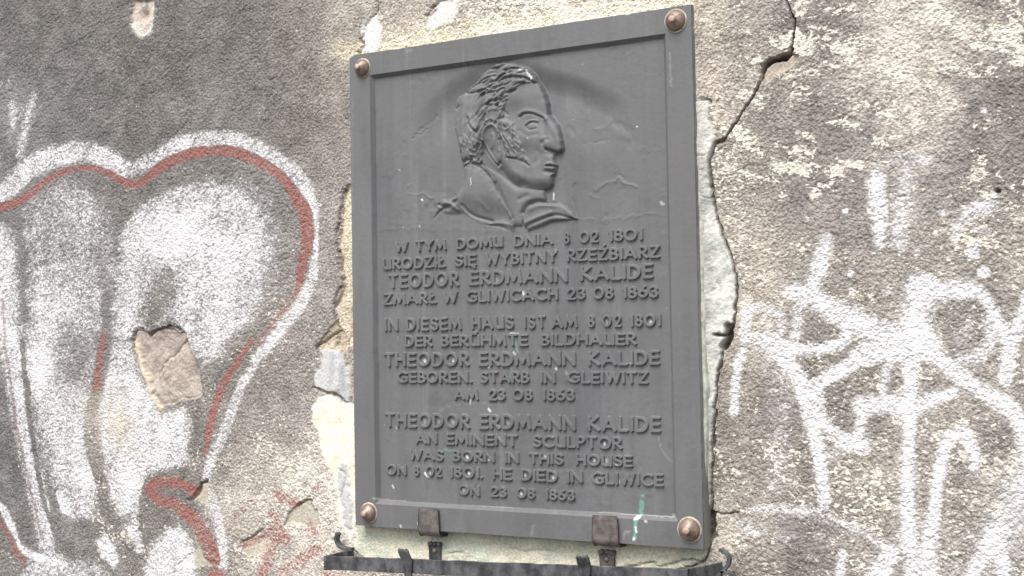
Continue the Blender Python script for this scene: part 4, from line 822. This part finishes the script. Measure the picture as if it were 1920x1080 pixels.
ROWS = [  # scale, origin; [words (text, x0, x1)], baseline (x, y) pairs, cap-top pairs
 (3.176, 420, [('W', 165, 248), ('TYM', 285, 468), ('DOMU', 530, 806), ('DNIA', 872, 1106), ('8', 1168, 1206), ('02', 1262, 1375), ('1801', 1437, 1638)], (200, 166, 1640, 94), (200, 106, 1640, 24)),
 (3.176, 420, [('URODZIŁ', 92, 466), ('SIĘ', 520, 648), ('WYBITNY', 702, 1130), ('RZEŹBIARZ', 1188, 1740)], (100, 272, 1740, 200), (100, 206, 1740, 128)),
 (3.176, 420, [('TEODOR', 126, 545), ('ERDMANN', 606, 1190), ('KALIDE', 1268, 1700)], (120, 384, 1700, 322), (120, 302, 1700, 238)),
 (3.176, 420, [('ZMARŁ', 98, 412), ('W', 450, 540), ('GLIWICACH', 588, 1134), ('23', 1190, 1296), ('08', 1344, 1464), ('1863', 1520, 1730)], (100, 480, 1735, 436), (100, 414, 1735, 366)),
 (3.176, 420, [('IN', 102, 183), ('DIESEM', 232, 560), ('HAUS', 620, 872), ('IST', 932, 1062), ('AM', 1096, 1250), ('8', 1312, 1354), ('02', 1398, 1512), ('1801', 1562, 1748)], (100, 638, 1750, 606), (100, 563, 1750, 536)),
 (3.176, 420, [('DER', 222, 386), ('BERÜHMTE', 438, 958), ('BILDHAUER', 1034, 1612)], (220, 730, 1617, 718), (220, 664, 1617, 650)),
 (3.176, 420, [('THEODOR', 100, 605), ('ERDMANN', 662, 1238), ('KALIDE', 1314, 1740)], (100, 848, 1745, 838), (100, 768, 1745, 756)),
 (3.176, 420, [('GEBOREN.', 178, 622), ('STARB', 672, 964), ('IN', 1030, 1132), ('GLEIWITZ', 1192, 1672)], (175, 944, 1675, 948), (175, 879, 1675, 879)),
 (3.176, 420, [('AM', 518, 660), ('23', 722, 820), ('08', 866, 982), ('1863', 1040, 1240)], (512, 1047, 1245, 1050), (512, 982, 1245, 985)),
 (3.254, 740, [('THEODOR', 108, 624), ('ERDMANN', 682, 1270), ('KALIDE', 1344, 1790)], (105, 194, 1790, 228), (105, 110, 1790, 136)),
 (3.254, 740, [('AN', 296, 425), ('EMINENT', 480, 948), ('SCULPTOR', 1010, 1554)], (290, 297, 1558, 332), (290, 230, 1558, 258)),
 (3.254, 740, [('WAS', 252, 464), ('BORN', 520, 776), ('IN', 838, 932), ('THIS', 984, 1208), ('HOUSE', 1272, 1634)], (250, 396, 1638, 440), (250, 332, 1638, 372)),
 (3.254, 740, [('ON', 118, 238), ('8', 284, 318), ('02', 358, 456), ('1801.', 502, 708), ('HE', 764, 880), ('DIED', 938, 1160), ('IN', 1218, 1316), ('GLIWICE', 1368, 1806)], (115, 486, 1810, 560), (115, 424, 1810, 484)),
 (3.254, 740, [('ON', 558, 684), ('23', 752, 850), ('08', 910, 1022), ('1863', 1084, 1288)], (552, 610, 1290, 648), (552, 548, 1290, 588)),
]
yf = -T+REC
rs = np.random.RandomState(3)
for sc, oy, words, bl, tp in ROWS:
    for txt, a, b_ in words:
        ga = [GL[c][0]*(.92 if c in 'OD0' else 1) for c in txt]
        n = len(txt)
        def P(xx, ln):
            x0, y0, x1, y1 = ln; return at(690+xx/sc, oy+(y0+(y1-y0)*(xx-x0)/(x1-x0))/sc, yf)
        pa, pb = P(a, bl), P(b_, bl); hgt = (P(a, tp)-pa)[2]
        cap = hgt*(1-2*SW*.55)                # skeleton height
        tot = pb[0]-pa[0]
        sw = SW*cap
        gap = 0 if n == 1 else (tot-2*sw-sum(ga)*cap)/(n-1)
        gmin = .30*cap
        sx = 1.
        if n > 1 and gap < gmin: sx = (tot-2*sw-gmin*(n-1))/(sum(ga)*cap); gap = gmin
        if n > 1 and gap > .50*cap: sx = (tot-2*sw-.42*cap*(n-1))/(sum(ga)*cap); gap = .42*cap
        if n == 1: sx = (tot-2*sw)/(sum(ga)*cap)
        sx = max(.55, min(sx, 1.45))
        x = pa[0]+sw
        slope = (pb[2]-pa[2])/(pb[0]-pa[0])
        for c, gw in zip(txt, ga):
            k_ = gw/GL[c][0]
            o = link('letter', glyph_mesh(c), None, plaque)
            zb = pa[2]+(x-pa[0])*slope+.5*sw
            o.location = (x, yf+.0004, zb+rs.uniform(-.0004, .0004))
            o.scale = (cap*sx*k_, .0039, cap); o.rotation_euler = (0, rs.uniform(-.02, .02)-slope, 0)
            x += gw*cap*sx+gap

# ---- little pools of paint and lime held inside the letters are part of the stains above

# ================================================================ IRON CLIPS AND FLOWER HOLDER
def sweep(name, path, w, t, m, parent=None, bev=.0006, axis=(1, 0, 0), wfun=None):
    """flat bar bent along a path; w across 'axis', t thick"""
    P_ = [Vector(p) for p in path]; ax_ = Vector(axis).normalized(); n = len(P_); v = []; q = []
    for i, p in enumerate(P_):
        d = (P_[min(i+1, n-1)]-P_[max(i-1, 0)]).normalized(); nn = ax_.cross(d).normalized()
        ww = w*(wfun(i/(n-1)) if wfun else 1); b2 = min(bev, t*.4)
        for su, sn in ((-1, -1), (1, -1), (1, 1), (-1, 1)):
            for e in ((1, 0), (0, 1)) if (su*sn > 0) else ((0, 1), (1, 0)):
                v.append(p+ax_*su*(ww/2-b2*e[0])+nn*sn*(t/2-b2*e[1]))
    for i in range(n-1):
        for k in range(8): q.append((i*8+k, i*8+(k+1) % 8, (i+1)*8+(k+1) % 8, (i+1)*8+k))
    f_ = q+[tuple(range(8)), tuple(range((n-1)*8, n*8))]
    me = bpy.data.meshes.new(name); me.from_pydata([tuple(x_) for x_ in v], [], f_)
    bm = bmesh.new(); bm.from_mesh(me); bmesh.ops.recalc_face_normals(bm, faces=bm.faces); bm.to_mesh(me); bm.free()
    return link(name, me, m, parent)
def clip(x, zt, zb, w, label):
    # flat strap lying on the frame and rolling round the plaque's lower edge back to the wall
    yb = -T-.0045; pth = [(x, yb+.001, zt)]+[(x, yb, zt-(zt-zb-.010)*k/6) for k in range(1, 7)]
    r = .010; 
    for a in np.linspace(0, 90, 9)[1:]: pth.append((x, yb+r-r*math.cos(math.radians(a)), zb+.010-r*math.sin(math.radians(a))))
    pth.append((x, .004, zb+.0002))
    e = sweep('iron_clip', pth, w, .0042, RUST, None, .0012, wfun=lambda t: .93+.09*math.sin(min(1, t*3)*math.pi/2))
    e.location = (0, 0, 0); return tag(e, label, 'clip', 'rusty iron clips hooked over the bottom edge of the plaque')
ca = at(805, 953, -T); cb = at(807, 1006, -T); clip(ca[0]+.001, ca[2], cb[2]+.001, .0385, 'smaller rusty iron clip over the bottom plaque edge, nearer the lower left bolt')
ca = at(1135, 966, -T); cb = at(1138, 1025, -T); clip(ca[0]+.001, ca[2], cb[2]+.001, .0415, 'larger rusty iron clip over the bottom plaque edge, nearer the lower right bolt')

holder = tag(empty('flower_holder', (0, 0, Z0-.42)), 'dark wrought iron flower box holder on the wall below the plaque', 'bracket')
def hpart(o): o.parent = holder; o.location = (0, 0, -(Z0-.42)); return o
YF = -T-.048
pL = at(608, 1042, YF); pR = at(1290, 1067, YF); BHT = .0222
def bar(name, p0, p1, hgt, t, m, n=40, wob=.0006):
    """upright flat band from p0 to p1 (top edge), height hgt"""
    p0, p1 = Vector(p0), Vector(p1); d = (p1-p0); nn = Vector((d.y, -d.x, 0)).normalized(); v = []; q = []
    for i in range(n+1):
        p = p0+d*(i/n); wv = wob*(float(vnoise(np.array(p.x*1.), np.array(p.y), .012, seed=5))-.5)*2
        wl = wob*(float(vnoise(np.array(p.x*1.), np.array(p.y), .014, seed=9))-.5)*2
        for su, z in ((-1, wv), (1, wv), (1, -hgt+wl), (-1, -hgt+wl)):
            for e in (0, 1):
                first = (e == 0) == (su*(1 if z > -.01 else -1) < 0)
                v.append(tuple(p+nn*su*(t/2-(0 if first else .0006))+Vector((0, 0, z-(.0006 if first else 0)*(1 if z > -.01 else -1)))))
    for i in range(n):
        for k in range(8): q.append((i*8+k, i*8+(k+1) % 8, (i+1)*8+(k+1) % 8, (i+1)*8+k))
    q += [tuple(range(8)), tuple(range(n*8, n*8+8))]
    me = bpy.data.meshes.new(name); me.from_pydata(v, [], q)
    bm = bmesh.new(); bm.from_mesh(me); bmesh.ops.recalc_face_normals(bm, faces=bm.faces); bm.to_mesh(me); bm.free()
    return link(name, me, m)
hpart(bar('front_band', pL, pR, BHT, .0035, IRON, 90, .0009))
pLw = (pL[0]-.001, -.004, pL[2]+.001)
hpart(bar('side_band', (pL[0]+.0018, YF+.002, pL[2]), (pL[0]+.004, -.004, pL[2]+.0005), BHT, .0035, IRON, 12))
pRw = at(1352, 1057, -.012)
hpart(bar('side_band', (pR[0]-.0005, YF+.002, pR[2]), (pRw[0], -.010, pR[2]+.001), BHT*1.5, .0035, IRON, 14))
# curls against the wall
def curl(name, cx, cz, y, pts, w, t):
    return hpart(sweep(name, [(cx+a, y, cz+b) for a, b in pts], w, t, IRON, None, .0006, axis=(0, 1, 0)))
def spiral(pts, n=5): return [(p[0], p[1]) for p in smooth_pts(pts, n)]
c0 = at(655, 1027, -.012)
lp = [at(x_, y_, -.014) for x_, y_ in ((662, 1030), (650, 1029), (640, 1025), (633, 1016), (632, 1007), (635, 999))]
curl('curl', 0, 0, -.014, spiral([(p[0], p[2]) for p in lp]), .010, .0055)
rp = [at(x_, y_, -.020) for x_, y_ in ((1340, 1085), (1358, 1068), (1367, 1055), (1366, 1042), (1358, 1034), (1349, 1031))]
curl('curl', 0, 0, -.020, spiral([(p[0], p[2]) for p in rp]), .007, .0050)
rp = [at(x_, y_, -.020) for x_, y_ in ((1352, 1072), (1366, 1074), (1378, 1082), (1384, 1096))]
curl('curl', 0, 0, -.020, spiral([(p[0], p[2]) for p in rp]), .007, .0045)
# leaf-shaped prongs rising in front of the band
def prong(px0, top, base, w):
    a = at(px0[0], px0[1], YF-.012); b = at(base[0], base[1], YF-.004)
    pth = []
    for k in range(13):
        t = k/12; z = b[2]+(a[2]-b[2])*t; y = YF-.0045-.0085*ss(.55, 1., t); x = b[0]+(a[0]-b[0])*t**1.6
        pth.append((x, y, z))
    n = len(pth); v = []; q = []; NU = 9
    for i, p in enumerate(pth):
        t = i/(n-1); ww = w*(.62+.38*ss(0, .8, t))*(1-.30*ss(.93, 1., t)); 
        for s_ in range(NU):
            u = s_/(NU-1)*2-1; v.append((p[0]+u*ww/2, p[1]-.0012*math.cos(u*7.5)-.0022*(1-u*u), p[2]+(.0008*math.cos(u*6) if i == n-1 else 0)))
    m_ = len(v)
    for x_, y_, z_ in list(v): v.append((x_, y_+.0028, z_))
    for i in range(n-1):
        for s_ in range(NU-1):
            a_ = i*NU+s_; q += [(a_, a_+1, a_+NU+1, a_+NU), (m_+a_, m_+a_+NU, m_+a_+NU+1, m_+a_+1)]
        for s_ in (0, NU-1):
            a_ = i*NU+s_; q.append((a_, a_+NU, m_+a_+NU, m_+a_))
    for s_ in range(NU-1):
        q += [(s_, m_+s_, m_+s_+1, s_+1)]; a_ = (n-1)*NU+s_; q.append((a_, a_+1, m_+a_+1, m_+a_))
    me = bpy.data.meshes.new('prong'); me.from_pydata(v, [], q)
    bm = bmesh.new(); bm.from_mesh(me); bmesh.ops.recalc_face_normals(bm, faces=bm.faces); bm.to_mesh(me); bm.free()
    me.polygons.foreach_set('use_smooth', [True]*len(me.polygons))
    return hpart(link('prong', me, IRON))
prong((755, 1029), 0, (766, 1092), .0195)
prong((1092, 1041), 0, (1097, 1105), .0205)
# wall tabs behind the band with scalloped tops
def tab(px, py, w, label, m_, y=-.006):
    p = at(px, py, y); n = 24; out = []
    for k in range(n+1):
        u = k/n; out.append((p[0]-w/2+w*u, p[2]+.0016*abs(math.sin(u*3*math.pi))-.0012))
    out += [(p[0]+w*.42, p[2]-.012), (p[0]+w*.40, p[2]-.045), (p[0]-w*.40, p[2]-.045), (p[0]-w*.42, p[2]-.012)]
    bm = bmesh.new(); f0 = bm.faces.new([bm.verts.new((a, y-.002, b)) for a, b in out])
    r = bmesh.ops.extrude_face_region(bm, geom=[f0])
    for v_ in r['geom']:
        if isinstance(v_, bmesh.types.BMVert): v_.co.y += .009
    bmesh.ops.recalc_face_normals(bm, faces=bm.faces)
    me = bpy.data.meshes.new('wall_tab'); bm.to_mesh(me); bm.free()
    o = hpart(link('wall_tab', me, m_)); o['label'] = label
    for u in (-.28, 0.02, .3):      # hammered lobes
        v = []; q = []
        lathe('lobe', [(w*.15, -.001), (w*.14, .0012), (w*.08, .0022), (.0005, .0024)], 14, m_, o, (p[0]+w*u, y-.002, p[2]-.0035))
    lathe('screw', [(.0036, -.001), (.0034, .0018), (.0022, .0026), (.0004, .0028)], 16, COPPER, o, (p[0]+.0002, y-.002, p[2]-.0135))
tab(816, 1016, .0262, 'dark tab with scalloped top and small copper screw', IRON)
tab(1138, 1031, .0280, 'rusty brown tab partly hidden by the band', RUST)
# back rail under the front band, seen as a dark bar
hpart(bar('lower_bar', (pL[0]+.10, YF+.012, pL[2]-BHT-.004), (pR[0], YF+.012, pR[2]-BHT-.004), .012, .004, IRON, 30))
